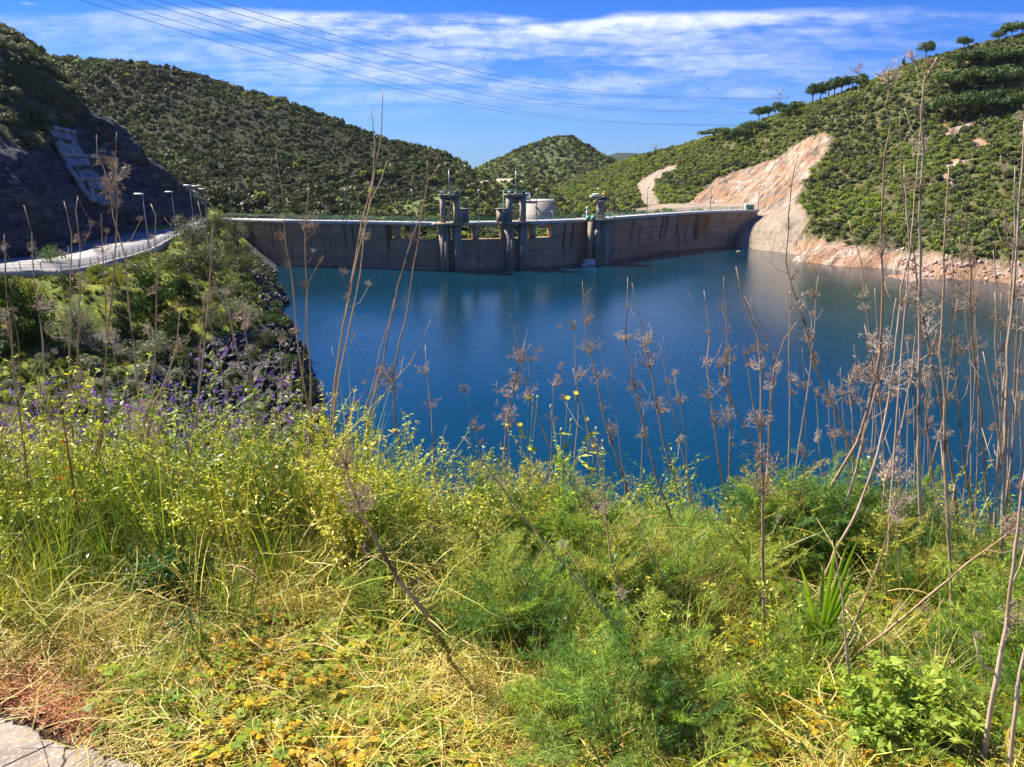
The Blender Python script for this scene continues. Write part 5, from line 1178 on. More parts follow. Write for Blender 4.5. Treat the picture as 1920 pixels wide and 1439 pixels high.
# straw and yellowed blades near the pavement
p = cand(5200, y1=3.2); px, py = pxq(p); rust_zone = [(-40, 1240), (120, 1255), (185, 1300), (250, 1310), (235, 1350), (160, 1385), (60, 1368), (-40, 1345)]; pr = np.clip((2.7-p[:, 1]+.25*nzf(p, 1.5, 3)-.75*right(p))/.5, 0, 1)*(1-.93*inpoly(px, py, rust_zone))*(nzf(p, 1.7, 44) > -.22)*(1-.95*inpoly(px, py, [(170, 1300), (300, 1270), (270, 1360), (180, 1370)])); p1 = pick(p, pr*.55)
scatter('straw', p1, RNG.uniform(.6, 1.25, len(p1)), [litter_mesh() for _ in range(4)]+[litter_mesh(90, .15, .2, GY)], 'flattened pale straw over the bare verge', rot=euler_rand(len(p1), .12), real=True)
p = cand(2600, y1=4.2); p1 = pick(p, (.12-.10*right(p))*(p[:, 1] > 2.2)); scatter('straw', p1, RNG.uniform(.8, 1.4, len(p1)), [litter_mesh(40, .16, .26, ST, .0012, .2, .15), litter_mesh(40, .16, .26, GY, .0013, .22, .15)], 'dead stems tangled under the green growth', rot=euler_rand(len(p1), .3), real=True)
# rust-coloured dead mat at the lower left
p = cand(20000, y1=2.9); px, py = pxq(p); p1 = p[inpoly(px, py, [(-40, 1235), (120, 1255), (185, 1300), (250, 1310), (235, 1350), (160, 1385), (60, 1368), (-40, 1345)])][:330]
scatter('dry_mat', p1, RNG.uniform(.35, .7, len(p1)), [litter_mesh(110, .13, .14, RU, .0022, .05, .9) for _ in range(3)], 'rust-coloured dead plant mat beside the pavement', rot=euler_rand(len(p1), .2), real=True)
# sorrel
p = cand(9000, y1=3.0); px, py = pxq(p); m1 = ((nzf(p, 2.2, 9) > -.02) & (px > 240) & (py > 1150)); p1 = pick(p[m1], .30); scatter('sorrel', p1, RNG.uniform(.7, 1.4, len(p1)), [clover_mesh() for _ in range(5)], 'low yellow-green sorrel leaves along the pavement and verge', rot=euler_rand(len(p1), .1), real=True)
# grasses
p = cand(5200); pr = np.clip(.22+.75*left(p)+.35*nzf(p, .9, 12), .05, 1)*np.clip((p[:, 1]-2.15+.25*right(p))/.5, 0.03, 1)*(1-.35*right(p)); cl_ = clump(p, 80, .22, 70); p1 = pick(p, pr*(.15+.85*cl_+.35*left(p))); hL = (.62+.5*left(p1))*(.7+.4*clump(p1, 80, .22, 70))
sc_ = RNG.uniform(.55, 1.1, len(p1))*hL; scatter('grass', p1, sc_, [grass_mesh(.62, 26, GR) for _ in range(4)]+[grass_mesh(.6, 26, GY, .0026), grass_mesh(.85, 14, GR, .0030, .28, .25), grass_mesh(.8, 12, GR, .0034, .2, .3)], 'tall green grass tufts of the verge', rot=euler_rand(len(p1), .14), real=True)
p = cand(2600, y1=3.2); p1 = pick(p, .55*np.clip((p[:, 1]-1.2)/.5, .3, 1)); scatter('grass', p1, RNG.uniform(.4, .95, len(p1)), [grass_mesh(.26, 22, GY, .0022, .9, .8), grass_mesh(.28, 22, GR, .002, .8, .7)], 'short sparse grass on the open verge', real=True)
p = cand(1500); p1 = pick(p, .4*left(p)*(p[:, 1] > 2.6)); scatter('grass', p1, RNG.uniform(.7, 1.15, len(p1)), [grass_mesh(.8, 8, GR, .0048, .3, .35) for _ in range(3)]+[grass_mesh(.9, 8, GY, .0024, .2, .2)], 'long upright grass stems rising on the left of the verge', rot=euler_rand(len(p1), .1), real=True)
# herbs: yellow-green in the middle left, everywhere thin
p = cand(6000); u = p[:, 0]/p[:, 1]; mid = np.exp(-((u+.22)/.2)**2); pr = np.clip(.25+.8*mid+.5*left(p), 0, 1)*np.clip((p[:, 1]-2.45)/.5, 0, 1)*(1-.5*right(p)); p1 = pick(p, pr*(.36-.20*left(p))*(.35+.9*clump(p, 40, .25, 90)))
scatter('herb', p1, RNG.uniform(.7, 1.15, len(p1))*(.8+.3*left(p1)), [herb_mesh(.6, 5, HB, .011, .35, 34) for _ in range(4)]+[herb_mesh(.62, 4, GR, .014)], 'yellow-green leafy herbs crowding the top of the bank', rot=euler_rand(len(p1), .12), real=True)
p = cand(2600, y1=4); px, py = pxq(p); p1 = pick(p, .022*(p[:, 1] > 2.25)+.004); scatter('herb', p1, RNG.uniform(.4, .8, len(p1)), [herb_mesh(.4, 7, DKL, .012, .5, 30)], 'small dark-leaved herbs between the grass', real=True)
# feathery fennel: right half and middle
p = cand(3600); pr = np.clip(right(p)*1.25+.30*(p[:, 0]/p[:, 1] > -.30)*(nzf(p, .8, 22) > -.15), 0, 1)*np.clip((p[:, 1]-2.0+.45*right(p))/.35, 0, 1); cl_ = clump(p, 0, .21, 85); p1 = pick(p, pr*(.10+.72*cl_)); c1 = clump(p1, 0, .21, 85)
scatter('fennel', p1, RNG.uniform(.6, 1.0, len(p1))*(.45+.48*c1)*(1+.08*(p1[:, 1] > 3)), [fennel_mesh() for _ in range(5)], 'feathery green fennel foliage filling the right and middle of the verge', rot=euler_rand(len(p1), .2), real=True)
p = cand(900, y1=6.0); p1 = pick(p, .3*(p[:, 1] > 3)); scatter('oat', p1, RNG.uniform(.6, 1.0, len(p1))*(.7+.5*left(p1)), [wisp_mesh() for _ in range(3)], 'wispy oat-like flowering grass at the top of the bank', real=True)
p = cand(2400, y1=4.6); p1 = pick(p, .22*right(p)*(p[:, 1] > 1.9)); scatter('grass', p1, RNG.uniform(.6, 1.1, len(p1)), [grass_mesh(.42, 16, GY, .0022, .5, .5), grass_mesh(.48, 14, GR, .0024, .4, .5), herb_mesh(.42, 4, HB, .009, .4, 26)], 'yellowish blades and sprigs poking through the fennel', rot=euler_rand(len(p1), .2), real=True)
# pebbles
p = cand(2600, y1=2.7); p1 = pick(p, .35); rkw = leaf('pebble', [(0.45, 0.40, 0.36), (0.62, 0.58, 0.52), (0.2, 0.16, 0.13)], 0, .3, .8, .2); scatter('pebbles', p1, sizes(len(p1), .004, .022, 2), [rock_mesh('pebble', rkw, 30+i) for i in range(3)], 'small pale pebbles lying on the soil', rot=euler_rand(len(p1), 1))
# ---------------------------------------------------------------- individual plants of the verge
def ground_depth(px, py):
    d = ray(px, py); Y = np.arange(1.45, 7, .02); zr = CAMZ+d.z/d.y*Y; ok = zr < gz(d.x/d.y*Y, Y)+.01
    return float(Y[np.argmax(ok)]) if ok.any() else 7.0
LMK = [(10, 'the left picture edge'), (100, 'the light green bush'), (219, 'the tallest left stalk'), (275, 'the nearest lamp post'), (362, 'the grey bush'), (470, 'the left end of the dam'), (590, 'the curled-head stalk'), (716, 'the very tall middle stalks'), (842, 'the left gate tower'), (966, 'the right gate tower'),
       (1110, 'the intake tower'), (1213, 'the dirt track'), (1330, 'the rust stain'), (1405, 'the right end of the dam'), (1483, 'the long bent stalk'), (1600, 'the orange shore'), (1660, 'the left giant stalk'), (1727, 'the tallest pale stalk'), (1775, 'the blunt broken stalk'), (1815, 'the kinked stalk'), (1912, 'the right picture edge')]
def where(px, py):
    k = min(LMK, key=lambda l: abs(l[0]-px)); side = 'left of' if px < k[0] else 'right of'; side = 'in line with' if abs(px-k[0]) < 12 else side
    if 'edge' in k[1]: return 'close to '+k[1]
    return side+' '+k[1]
USED = {}
def uniq(lb):
    USED[lb] = USED.get(lb, 0)+1; return lb
def bgof(px, py):
    if px < 560: return 'over the shaded cliff' if py < 430 else ('over the road' if py < 500 else ('over the bushes of the bank' if py < 640 else 'over the dark gully'))
    if py < 385: return 'against the hills'
    if py < 500: return 'across the dam' if px < 1390 else 'against the hillside'
    if py < 600: return 'over water near the dam' if px < 1480 else 'before the rocky shore'
    if py < 720: return 'over open blue water'
    return 'low above the growth'
def auto(path, umb, w, base):
    dx = path[0][0]-path[-1][0]; ln = 'upright' if abs(dx) < 14 else ('left-leaning' if dx < 0 else 'right-leaning')
    hd = {0: 'bare', 1: 'one-headed', 2: 'two-headed'}.get(len(umb), 'many-headed')
    lb = '%s stalk %s, %s, %s, %s' % ('thin' if w < 5 else 'sturdy', hd, ln, bgof(*path[0]), where(*path[0]))
    lb = lb.replace('before the rocky shore', 'before the shore')
    return lb if len(lb.replace('-', ' ').split()) <= 16 else lb.replace(', in line with', ', by').replace('right-leaning', 'slanting').replace('left-leaning', 'tilted').replace('many-headed', 'bushy').replace('low above the growth', 'low').replace('before the shore', 'at shore').replace('against the hillside', 'on hillside').replace('thin ', '').replace('sturdy ', '').replace('low above the growth', 'low').replace('before the shore', 'at shore').replace('against the hillside', 'on hillside').replace('the highest middle', 'tall middle').replace('very tall middle', 'tall middle')
def umbel_mesh(R=.05, n=16, cup=.7):
    mb = MB()
    for k in range(n):
        a = RNG.uniform(0, 2*PI); e = RNG.uniform(.15, 1.25); d = np.array([math.cos(a)*math.cos(e*cup), math.sin(a)*math.cos(e*cup), math.sin(e*cup)]); L = R*RNG.uniform(.55, 1.15)
        q1 = d*L*.5+RNG.normal(0, .1, 3)*R; q2 = d*L*.9+np.array([0, 0, .22*L])+RNG.normal(0, .12, 3)*R; mb.tube([(0, 0, 0), q1, q2], [R*.022, R*.018, R*.012], 3, False)
        for j in range(6):
            e2 = d*.5+RNG.normal(0, .7, 3); e2 /= np.linalg.norm(e2); mb.tube([q2, q2+e2*R*.26], [R*.013, R*.010], 3, False)
            filaments(mb, (q2+e2*R*.24)[None], e2[None], R*.09, R*.03, .4)
    mb.rings([[(R*r_*math.cos(b_), R*r_*math.sin(b_), z*R) for b_ in np.arange(6)*PI/3] for r_, z in ((.04, -.12), (.10, -.02), (.07, .08), (.02, .14))])
    return mb.mesh('umbel', UMB)
UM = [umbel_mesh(1.0, RNG.integers(14, 26), RNG.uniform(.7, 1.2)) for _ in range(6)]
def stalk(path, w, umb=(), label='', depth=None, mat=None, group='dry fennel stalks', twigs=2, lean=0.0, cat='dry stalk'):
    """path runs from tip to base in picture coordinates, w = stem thickness there; the stalk itself stands on the verge"""
    if label in (SL, SC_, SR): label = auto(path, umb, w, label)
    gd = ground_depth(*path[-1]); d0 = min(depth or 3.6, gd) if depth else min(3.7, gd)
    n = len(path); dep = [d0+lean*(1-i/(n-1)) for i in range(n)]
    pts = [P(a, b_, y_) for (a, b_), y_ in zip(path, dep)][::-1]
    g = G(pts[0].x, pts[0].y)
    if pts[0].z-g.z > .04:
        dr = (pts[0]-pts[1]).normalized(); k_ = pts[0].z-g.z; gp = G(pts[0].x+dr.x*k_*.6, pts[0].y+dr.y*k_*.6, -.05); pts = [gp]+pts
    T = empty('dry_fennel_stalk', pts[0], label, cat, group); O = T.location
    r0 = w*0.5*d0/F_PX*(.84 if w > 5 else .95); L = sum((b_-a).length for a, b_ in zip(pts, pts[1:])); fin = []; rad = []; s = 0
    for i, (a, b_) in enumerate(zip(pts, pts[1:])):
        sl = (b_-a).length; k = max(2, int(sl/.05)); bow = Vector(RNG.normal(0, .012, 3))
        for j in range(k):
            f = j/k; q = a.lerp(b_, f)+bow*sl*4*f*(1-f)*.5+Vector(RNG.normal(0, .0008, 3)); fr = (s+sl*f)/L; fin.append(q-O)
            rad.append(r0*(1-.72*fr)*(1+.28*max(0, 1-abs(f-0)*sl/.02)*(i > 0)+RNG.uniform(-.05, .05)))
        s += sl
    fin.append(pts[-1]-O); rad.append(r0*.26)
    MB().tube(fin, rad, 7).build('stem', mat or DRY, T)
    def near(a, b_):
        q = P(a, b_, d0+lean*.5)-O; j = min(range(len(fin)), key=lambda i: (fin[i]-q).length); return fin[j], j
    for (a, b_, R) in umb:
        q, j = near(a, b_); o = bpy.data.objects.new('umbel', random.choice(UM)); col.objects.link(o); o.parent = T; o.location = q
        R = R*d0/F_PX*.88; o.scale = (R*random.uniform(.7, 1.15), R*random.uniform(.7, 1.15), R*random.uniform(.7, 1.5)); o.rotation_euler = (random.uniform(-.7, .7), random.uniform(-.7, .7), random.uniform(0, 6))
    for k in range(twigs):
        j = random.randint(len(fin)//3, len(fin)-2); q = fin[j]; tn = (fin[min(j+1, len(fin)-1)]-fin[j-1]).normalized(); sd = Vector(RNG.normal(0, 1, 3)); sd = (sd-tn*sd.dot(tn)).normalized()
        l = random.uniform(.05, .17); p1 = q+(tn*.6+sd*.8)*l*.5; p2 = p1+(tn*.95+sd*.35)*l*.6; b_ = MB().tube([q, p1, p2], [rad[j]*.5, rad[j]*.36, rad[j]*.2], 5)
        o = b_.build('twig', mat or DRY, T)
        if random.random() < .45:
            u = bpy.data.objects.new('umbel', random.choice(UM)); col.objects.link(u); u.parent = T; u.location = p2; R = random.uniform(.016, .034); u.scale = (R, R, R); u.rotation_euler = (random.uniform(-.5, .5), random.uniform(-.5, .5), random.uniform(0, 6))
    return T
SL = 'left thin dry stalk among many on the left, over the shaded bank'; SC_ = 'thin dry stalk among several standing against the blue water in the middle'; SR = 'bare dry stalk in the dense thicket of stalks at the right'
S_ = [
 # path tip->base, width, umbels, label, depth, material
 ([(8, 440), (10, 520), (22, 640), (28, 720), (52, 900), (75, 1060)], 8, [(14, 610, 16), (24, 690, 14)], 'thick brown stalk at the far left edge reaching over the road', 3.3, None),
 ([(45, 385), (60, 440), (62, 500), (72, 580), (80, 640), (95, 800), (108, 1000)], 6, [(55, 465, 12), (76, 592, 24)], 'stalk with a wide seed head just left of the sparse light green bush', 3.5, None),
 ([(120, 378), (134, 440), (132, 520), (130, 640), (128, 760), (122, 880)], 5, [(133, 560, 14)], SL, 3.6, None),
 ([(146, 370), (142, 395), (150, 455), (150, 560), (146, 680), (137, 800), (130, 900)], 5, [(152, 458, 14), (155, 545, 20)], 'forked-tip stalk crossing the road, with a small cup-shaped head', 3.5, None),
 ([(190, 402), (192, 450), (198, 560), (200, 660), (188, 800), (170, 900)], 5, [(195, 460, 20)], SL, 3.7, None),
 ([(219, 248), (215, 310), (221, 372), (218, 440), (210, 560), (200, 640), (190, 820), (180, 930)], 7, [(219, 305, 14), (213, 352, 28), (216, 405, 34), (205, 630, 24)], 'tallest stalk on the left, with two flat brown seed heads in front of the cliff', 3.4, None),
 ([(181, 253), (183, 292), (196, 318), (205, 360), (212, 405), (235, 480), (240, 560), (250, 640), (262, 800), (270, 980)], 6, [(197, 310, 20), (206, 352, 26)], 'kinked stalk with a flat seed head, just left of the tallest one', 3.5, None),
 ([(283, 383), (292, 405), (290, 450), (296, 500), (293, 600), (290, 680), (270, 800), (246, 980)], 6, [(290, 600, 14), (270, 560, 20)], 'stalk crossing the nearest lamp post', 3.4, None),
 ([(308, 408), (330, 440), (350, 500), (372, 545), (390, 590)], 4, [], SL, 3.9, None),
 ([(338, 578), (333, 647), (310, 715), (290, 755), (277, 818), (262, 900)], 8, [], 'thick leaning stick broken off in front of the dark gully', 3.2, None),
 ([(371, 378), (395, 478), (405, 545), (430, 590), (455, 700), (470, 750), (498, 806)], 8, [(455, 690, 10)], 'dark stalk leaning left across the bushes of the spur', 3.8, None),
 ([(398, 430), (393, 520), (390, 570), (382, 660), (372, 760), (358, 850), (330, 915), (300, 985)], 6, [(392, 560, 12)], 'slightly curved stalk in front of the spur crest', 3.4, None),
 ([(455, 552), (460, 620), (472, 690), (475, 760), (478, 830)], 4, [(461, 616, 22), (468, 648, 12)], 'thin stalk with a flat fan-shaped head near the tip of the spur', 4.0, None),
 ([(508, 655), (497, 700), (485, 745), (478, 800)], 3, [], SL, 4.2, None),
 ([(517, 290), (531, 375), (533, 440), (550, 540), (556, 620), (566, 700), (580, 770), (592, 850)], 5, [(550, 505, 12)], 'tall stalk crossing the left wing of the dam, bending right', 3.9, None),
 ([(580, 352), (573, 410), (572, 450), (576, 540), (577, 640), (583, 720), (582, 800), (575, 900)], 5, [(571, 433, 22), (572, 540, 12)], 'stalk with a pale curled head in front of the dam wall', 3.8, None),
 ([(607, 480), (592, 505), (578, 530), (574, 560)], 3, [(602, 482, 9)], SC_, 3.8, None),
 ([(718, 165), (716, 240), (703, 320), (690, 400), (665, 505), (645, 605), (630, 700), (621, 782)], 6, [(688, 385, 8)], 'very tall stalk in the middle rising far above the dam to the sky', 3.9, None),
 ([(695, 200), (703, 270), (698, 345), (678, 420), (655, 540), (640, 640), (626, 775)], 6, [(676, 410, 12), (650, 570, 12)], 'tall twin stalk just left of the highest one', 3.95, None),
 ([(726, 300), (716, 335), (696, 375), (684, 430), (676, 510), (660, 590), (640, 690), (626, 780)], 5, [(700, 455, 14)], 'third of the tall stalks in the middle, leaning right with a side head', 3.85, None),
 ([(828, 306), (812, 328), (803, 338), (795, 385), (772, 450), (745, 540), (728, 620), (715, 700), (690, 790)], 5, [(775, 450, 10), (772, 460, 8)], 'tall forked stalk just left of the left gate tower', 3.9, None),
 ([(801, 300), (802, 340), (788, 420), (775, 500), (767, 570), (750, 640), (737, 700), (740, 790), (760, 890), (787, 1013)], 6, [(734, 712, 26), (738, 735, 14)], 'bent stalk with a star-shaped head over the water, left of centre', 3.7, None),
 ([(740, 560), (712, 660), (700, 720), (685, 765), (690, 860), (712, 960)], 5, [], SC_, 3.8, None),
 ([(808, 600), (790, 640), (770, 680), (735, 720), (700, 770), (690, 800)], 4, [(770, 680, 6)], 'thin stalk leaning strongly right over the water', 3.8, None),
 ([(797, 647), (801, 700), (808, 765), (812, 840), (812, 917)], 5, [(797, 702, 20), (811, 766, 28)], 'short stalk with two ragged heads over the water', 3.7, None),
 ([(957, 590), (973, 653), (993, 743), (1023, 820), (1057, 900), (1085, 950)], 5, [(1003, 750, 26)], 'stalk leaning left in the very centre of the picture', 3.6, None),
 ([(985, 640), (962, 735), (950, 790), (945, 850), (943, 917)], 5, [(950, 665, 34), (961, 738, 30), (948, 792, 32), (965, 710, 24)], 'central stalk bearing three large ragged clumps of seed heads', 3.6, None),
 ([(1092, 528), (1100, 610), (1107, 660), (1120, 710), (1133, 787), (1160, 870), (1180, 930), (1220, 1017)], 6, [(1098, 600, 16), (1105, 655, 24), (1120, 712, 26), (1135, 770, 18), (1128, 845, 24)], 'stalk with a string of small heads below the intake tower', 3.4, None),
 ([(1177, 520), (1173, 637), (1190, 727), (1207, 800), (1230, 893), (1262, 980), (1292, 1060)], 6, [(1170, 630, 24), (1168, 745, 22), (1198, 760, 14)], 'stalk with a bell-shaped head, left of a very similar one', 3.3, None),
 ([(1185, 530), (1207, 627), (1223, 707), (1237, 793), (1257, 877), (1280, 960), (1297, 1010)], 6, [(1205, 642, 24), (1222, 695, 34), (1233, 765, 24)], 'stalk with a broad forked crown of heads, right of its twin', 3.4, None),
 ([(1237, 645), (1250, 720), (1275, 830), (1300, 950)], 4, [(1250, 720, 14), (1277, 826, 18)], SC_, 3.5, None),
 ([(1078, 600), (1080, 690), (1085, 780), (1078, 850)], 4, [(1078, 620, 14), (1072, 715, 18)], SC_, 3.9, None),
 ([(1074, 690), (1100, 790), (1120, 850), (1135, 960), (1147, 1060), (1190, 1160), (1220, 1225)], 6, [(1120, 845, 26), (1115, 965, 30)], 'stalk running down into the green in the middle of the foreground', 3.0, None),
 ([(870, 820), (940, 912), (1027, 1040), (1060, 1070), (1090, 1110)], 6, [(945, 915, 14)], 'dark stick leaning left low in the centre of the foreground', 3.1, None),
 ([(960, 945), (1040, 1040), (1120, 1133), (1207, 1223), (1280, 1293), (1332, 1345)], 8, [], 'long dark stick lying diagonally across the lower middle', 2.6, None),
 ([(640, 850), (655, 900), (675, 960), (707, 1020), (750, 1093), (800, 1153), (840, 1227)], 13, [(645, 862, 36), (658, 910, 40), (668, 950, 36)], 'thick brown stalk with matted brown heads leaning left in the foreground', 2.75, None),
 ([(1125, 955), (1095, 1010), (1073, 1053)], 6, [(1110, 965, 46), (1085, 950, 40)], 'short pale stick under a dark matted clump in the foreground', 2.9, None),
 ([(1040, 1000), (1013, 1040), (990, 1090), (945, 1165), (925, 1192)], 5, [], 'pale stick leaning right in the lower middle', 2.7, None),
 ([(1187, 960), (1220, 1040), (1280, 1147), (1330, 1230)], 5, [], 'thin dark stick sloping down right through the fennel', 2.7, None),
 ([(1320, 545), (1330, 627), (1325, 683), (1338, 793), (1350, 877), (1368, 993)], 6, [(1325, 685, 18), (1335, 795, 24), (1322, 625, 10), (1340, 740, 22)], 'leftmost stalk of the right-hand thicket', 3.3, None),
 ([(1357, 520), (1362, 600), (1362, 673), (1367, 747), (1368, 860), (1370, 1003)], 6, [(1365, 612, 14), (1358, 672, 26), (1368, 725, 20), (1367, 800, 22)], 'straight stalk with evenly spaced heads, second from the left in the thicket', 3.3, None),
 ([(1340, 672), (1352, 705), (1367, 740), (1395, 800), (1420, 850), (1434, 900)], 5, [(1340, 668, 14)], SR, 3.4, None),
 ([(1380, 500), (1393, 560), (1420, 627), (1427, 693), (1427, 800), (1430, 900), (1430, 1040), (1433, 1170), (1432, 1260)], 9, [(1425, 700, 22), (1432, 800, 38), (1438, 870, 44), (1430, 912, 40), (1420, 650, 18)], 'long upright stalk carrying the two biggest shaggy clumps of the thicket', 2.9, None),
 ([(1407, 560), (1418, 590), (1440, 640), (1453, 663), (1450, 720), (1442, 800), (1438, 900)], 6, [(1450, 690, 22), (1455, 735, 22)], 'curved stalk joining the big shaggy clumps', 3.1, None),
 ([(1495, 603), (1470, 637), (1452, 690), (1444, 760), (1440, 860)], 5, [(1492, 610, 8)], SR, 3.1, None),
 ([(1390, 640), (1402, 690), (1412, 760), (1424, 820), (1430, 880)], 5, [(1393, 650, 16), (1400, 690, 20)], SR, 3.3, None),
 ([(1496, 290), (1483, 350), (1479, 403), (1473, 489), (1492, 560), (1507, 600), (1527, 687), (1570, 780), (1600, 860), (1625, 930)], 7, [(1481, 350, 12), (1480, 425, 14), (1508, 575, 28), (1527, 690, 20)], 'long bent stalk in front of the smooth rock beside the dam', 3.3, None),
 ([(1510, 690), (1530, 740), (1535, 830), (1543, 920), (1545, 1000)], 4, [(1530, 750, 14), (1536, 820, 18)], SR, 3.5, None),
 ([(1591, 414), (1603, 455), (1616, 496), (1620, 560), (1632, 640), (1645, 720), (1655, 800)], 5, [(1617, 560, 22), (1617, 575, 14)], 'stalk whose tip ends against the green hill above the orange shore', 3.4, None),
 ([(1664, 130), (1666, 178), (1660, 200), (1670, 236), (1659, 290), (1655, 358), (1652, 450), (1655, 560), (1650, 660), (1633, 745), (1607, 830), (1570, 890), (1525, 960), (1493, 1012)], 8, [(1666, 150, 30), (1655, 352, 18), (1650, 470, 26), (1645, 650, 34), (1640, 720, 34)], 'tall left one of the two giant stalks against the hillside', 3.1, None),
 ([(1757, 108), (1745, 132), (1733, 152), (1726, 208), (1732, 290), (1725, 380), (1726, 470), (1725, 560), (1723, 700), (1722, 850), (1726, 975)], 11, [(1738, 128, 26), (1732, 292, 26), (1723, 745, 46), (1722, 600, 30), (1728, 335, 20)], 'tallest pale stalk on the right, topped by a claw-like crown', 2.9, 'W'),
 ([(1716, 120), (1722, 150), (1731, 168), (1730, 200)], 5, [(1722, 122, 22)], 'side branch leaning left from the tallest stalk crown', 2.9, 'W'),
 ([(1687, 215), (1690, 343), (1708, 440), (1719, 520), (1732, 600), (1742, 660), (1770, 800), (1795, 960)], 7, [(1700, 420, 12), (1716, 560, 22), (1742, 620, 30)], 'slender stalk just left of the tallest one, crossing it low down', 3.1, None),
 ([(1695, 310), (1700, 400), (1706, 480), (1690, 540), (1680, 640), (1665, 760), (1640, 870), (1607, 960), (1567, 1030), (1523, 1143)], 8, [(1700, 355, 12), (1690, 560, 22), (1650, 740, 34)], 'long stalk sweeping from upper right to lower left through the thicket', 2.8, 'W'),
 ([(1680, 560), (1660, 690), (1640, 740), (1607, 877), (1570, 993), (1540, 1060)], 7, [(1655, 700, 28)], 'parallel pale stalk beside the sweeping one', 3.0, 'W'),
 ([(1779, 316), (1771, 448), (1768, 560), (1762, 660), (1772, 750), (1772, 850), (1778, 980), (1786, 1210)], 10, [(1773, 425, 16)], 'thick stalk with a broken blunt top right of the tallest one', 2.7, None),
 ([(1805, 373), (1812, 400), (1811, 444), (1820, 508), (1818, 560), (1825, 660), (1842, 800), (1855, 980)], 7, [(1811, 425, 16), (1832, 690, 18), (1822, 590, 14)], 'stalk with a kinked top, right of the broken one', 3.1, None),
 ([(1785, 470), (1788, 600), (1790, 690), (1800, 800), (1817, 920), (1830, 1000)], 5, [(1790, 670, 26), (1800, 640, 18)], SR, 3.2, None),
 ([(1920, 225), (1918, 290), (1908, 433), (1899, 560), (1890, 650), (1885, 800), (1880, 960), (1875, 1110)], 11, [(1912, 235, 20), (1895, 560, 24), (1905, 470, 20)], 'pale thick stalk right beside the right edge of the picture', 2.7, 'W'),
 ([(1903, 313), (1903, 433), (1893, 560), (1884, 700), (1872, 860), (1865, 980)], 7, [(1902, 380, 12)], SR, 3.0, 'W'),
 ([(1876, 290), (1886, 350), (1884, 410), (1890, 470), (1896, 520), (1905, 640)], 5, [(1884, 330, 10)], SR, 3.2, None),
 ([(1862, 470), (1868, 540), (1866, 640), (1872, 740), (1880, 830), (1884, 950)], 6, [(1864, 700, 18)], SR, 3.2, None),
 ([(1920, 560), (1915, 640), (1905, 760), (1897, 860), (1880, 1000)], 7, [(1912, 600, 24)], SR, 2.9, 'W'),
 ([(1843, 660), (1856, 720), (1870, 800), (1876, 850), (1884, 900)], 8, [], 'short thick brown stalk split at its top near the right edge', 2.9, None),
 ([(1725, 560), (1710, 700), (1690, 800), (1660, 900), (1655, 960), (1630, 1060)], 6, [(1700, 820, 14), (1687, 895, 38)], SR, 3.0, None),
 ([(1660, 820), (1680, 880), (1700, 950), (1720, 1010)], 6, [(1690, 900, 34)], SR, 3.0, None),
 ([(1750, 640), (1735, 760), (1745, 860), (1757, 960)], 6, [(1745, 650, 24)], SR, 3.1, None),
 ([(1795, 560), (1780, 700), (1765, 800), (1740, 900), (1730, 960)], 5, [(1790, 580, 24)], SR, 3.2, None),
 ([(1640, 540), (1645, 620), (1640, 700), (1625, 780), (1610, 850)], 5, [(1640, 640, 30)], SR, 3.2, None),
 ([(1560, 720), (1565, 800), (1568, 900), (1570, 1000)], 4, [(1560, 740, 12)], SR, 3.4, None),
 ([(1700, 640), (1712, 740), (1716, 840), (1712, 930)], 5, [(1702, 690, 18)], SR, 3.2, None),
 ([(1590, 700), (1597, 760), (1600, 840), (1597, 930)], 4, [(1594, 715, 24), (1597, 750, 20)], SR, 3.3, None),
 ([(1677, 960), (1643, 1070), (1613, 1147), (1563, 1243), (1507, 1312)], 8, [(1685, 935, 34)], 'grey stick leaning right over the broad grass blades', 2.5, None),
 ([(1560, 1013), (1580, 1127), (1590, 1243), (1603, 1343), (1617, 1402)], 9, [], 'straight grey broken stick in front of the broad grass blades', 2.1, None),
 ([(1905, 990), (1887, 1003), (1813, 1057), (1747, 1113), (1703, 1150), (1613, 1220), (1590, 1245)], 8, [(1890, 1000, 36)], 'long stick slanting up to the right in the lower right corner', 2.5, None),
 ([(1770, 1122), (1740, 1170), (1705, 1208)], 5, [], SR, 2.5, None),
 ([(1440, 1110), (1432, 1180), (1433, 1250)], 5, [], SR, 2.6, None),
 ([(1925, 860), (1915, 920), (1903, 1027), (1887, 1177), (1870, 1267), (1843, 1445)], 15, [(1892, 1172, 52), (1910, 940, 24)], 'nearest thick white stalk at the lower right', 1.75, 'W'),
 ([(1945, 1130), (1920, 1225), (1908, 1290), (1890, 1445)], 15, [], 'second thick whitish stalk in the extreme lower right corner', 1.7, 'W'),
 ([(1790, 905), (1775, 1000), (1783, 1093), (1788, 1227)], 8, [], 'reddish stick standing in the green at the lower right', 2.5, None),
]
for a, w_, u, lb, dp, mt in S_:
    stalk(a, w_, u, lb, dp, WHT if mt == 'W' else None, twigs=(3 if len(a) > 5 else 1), lean=random.uniform(-.2, .2) if dp > 2.4 else .05)
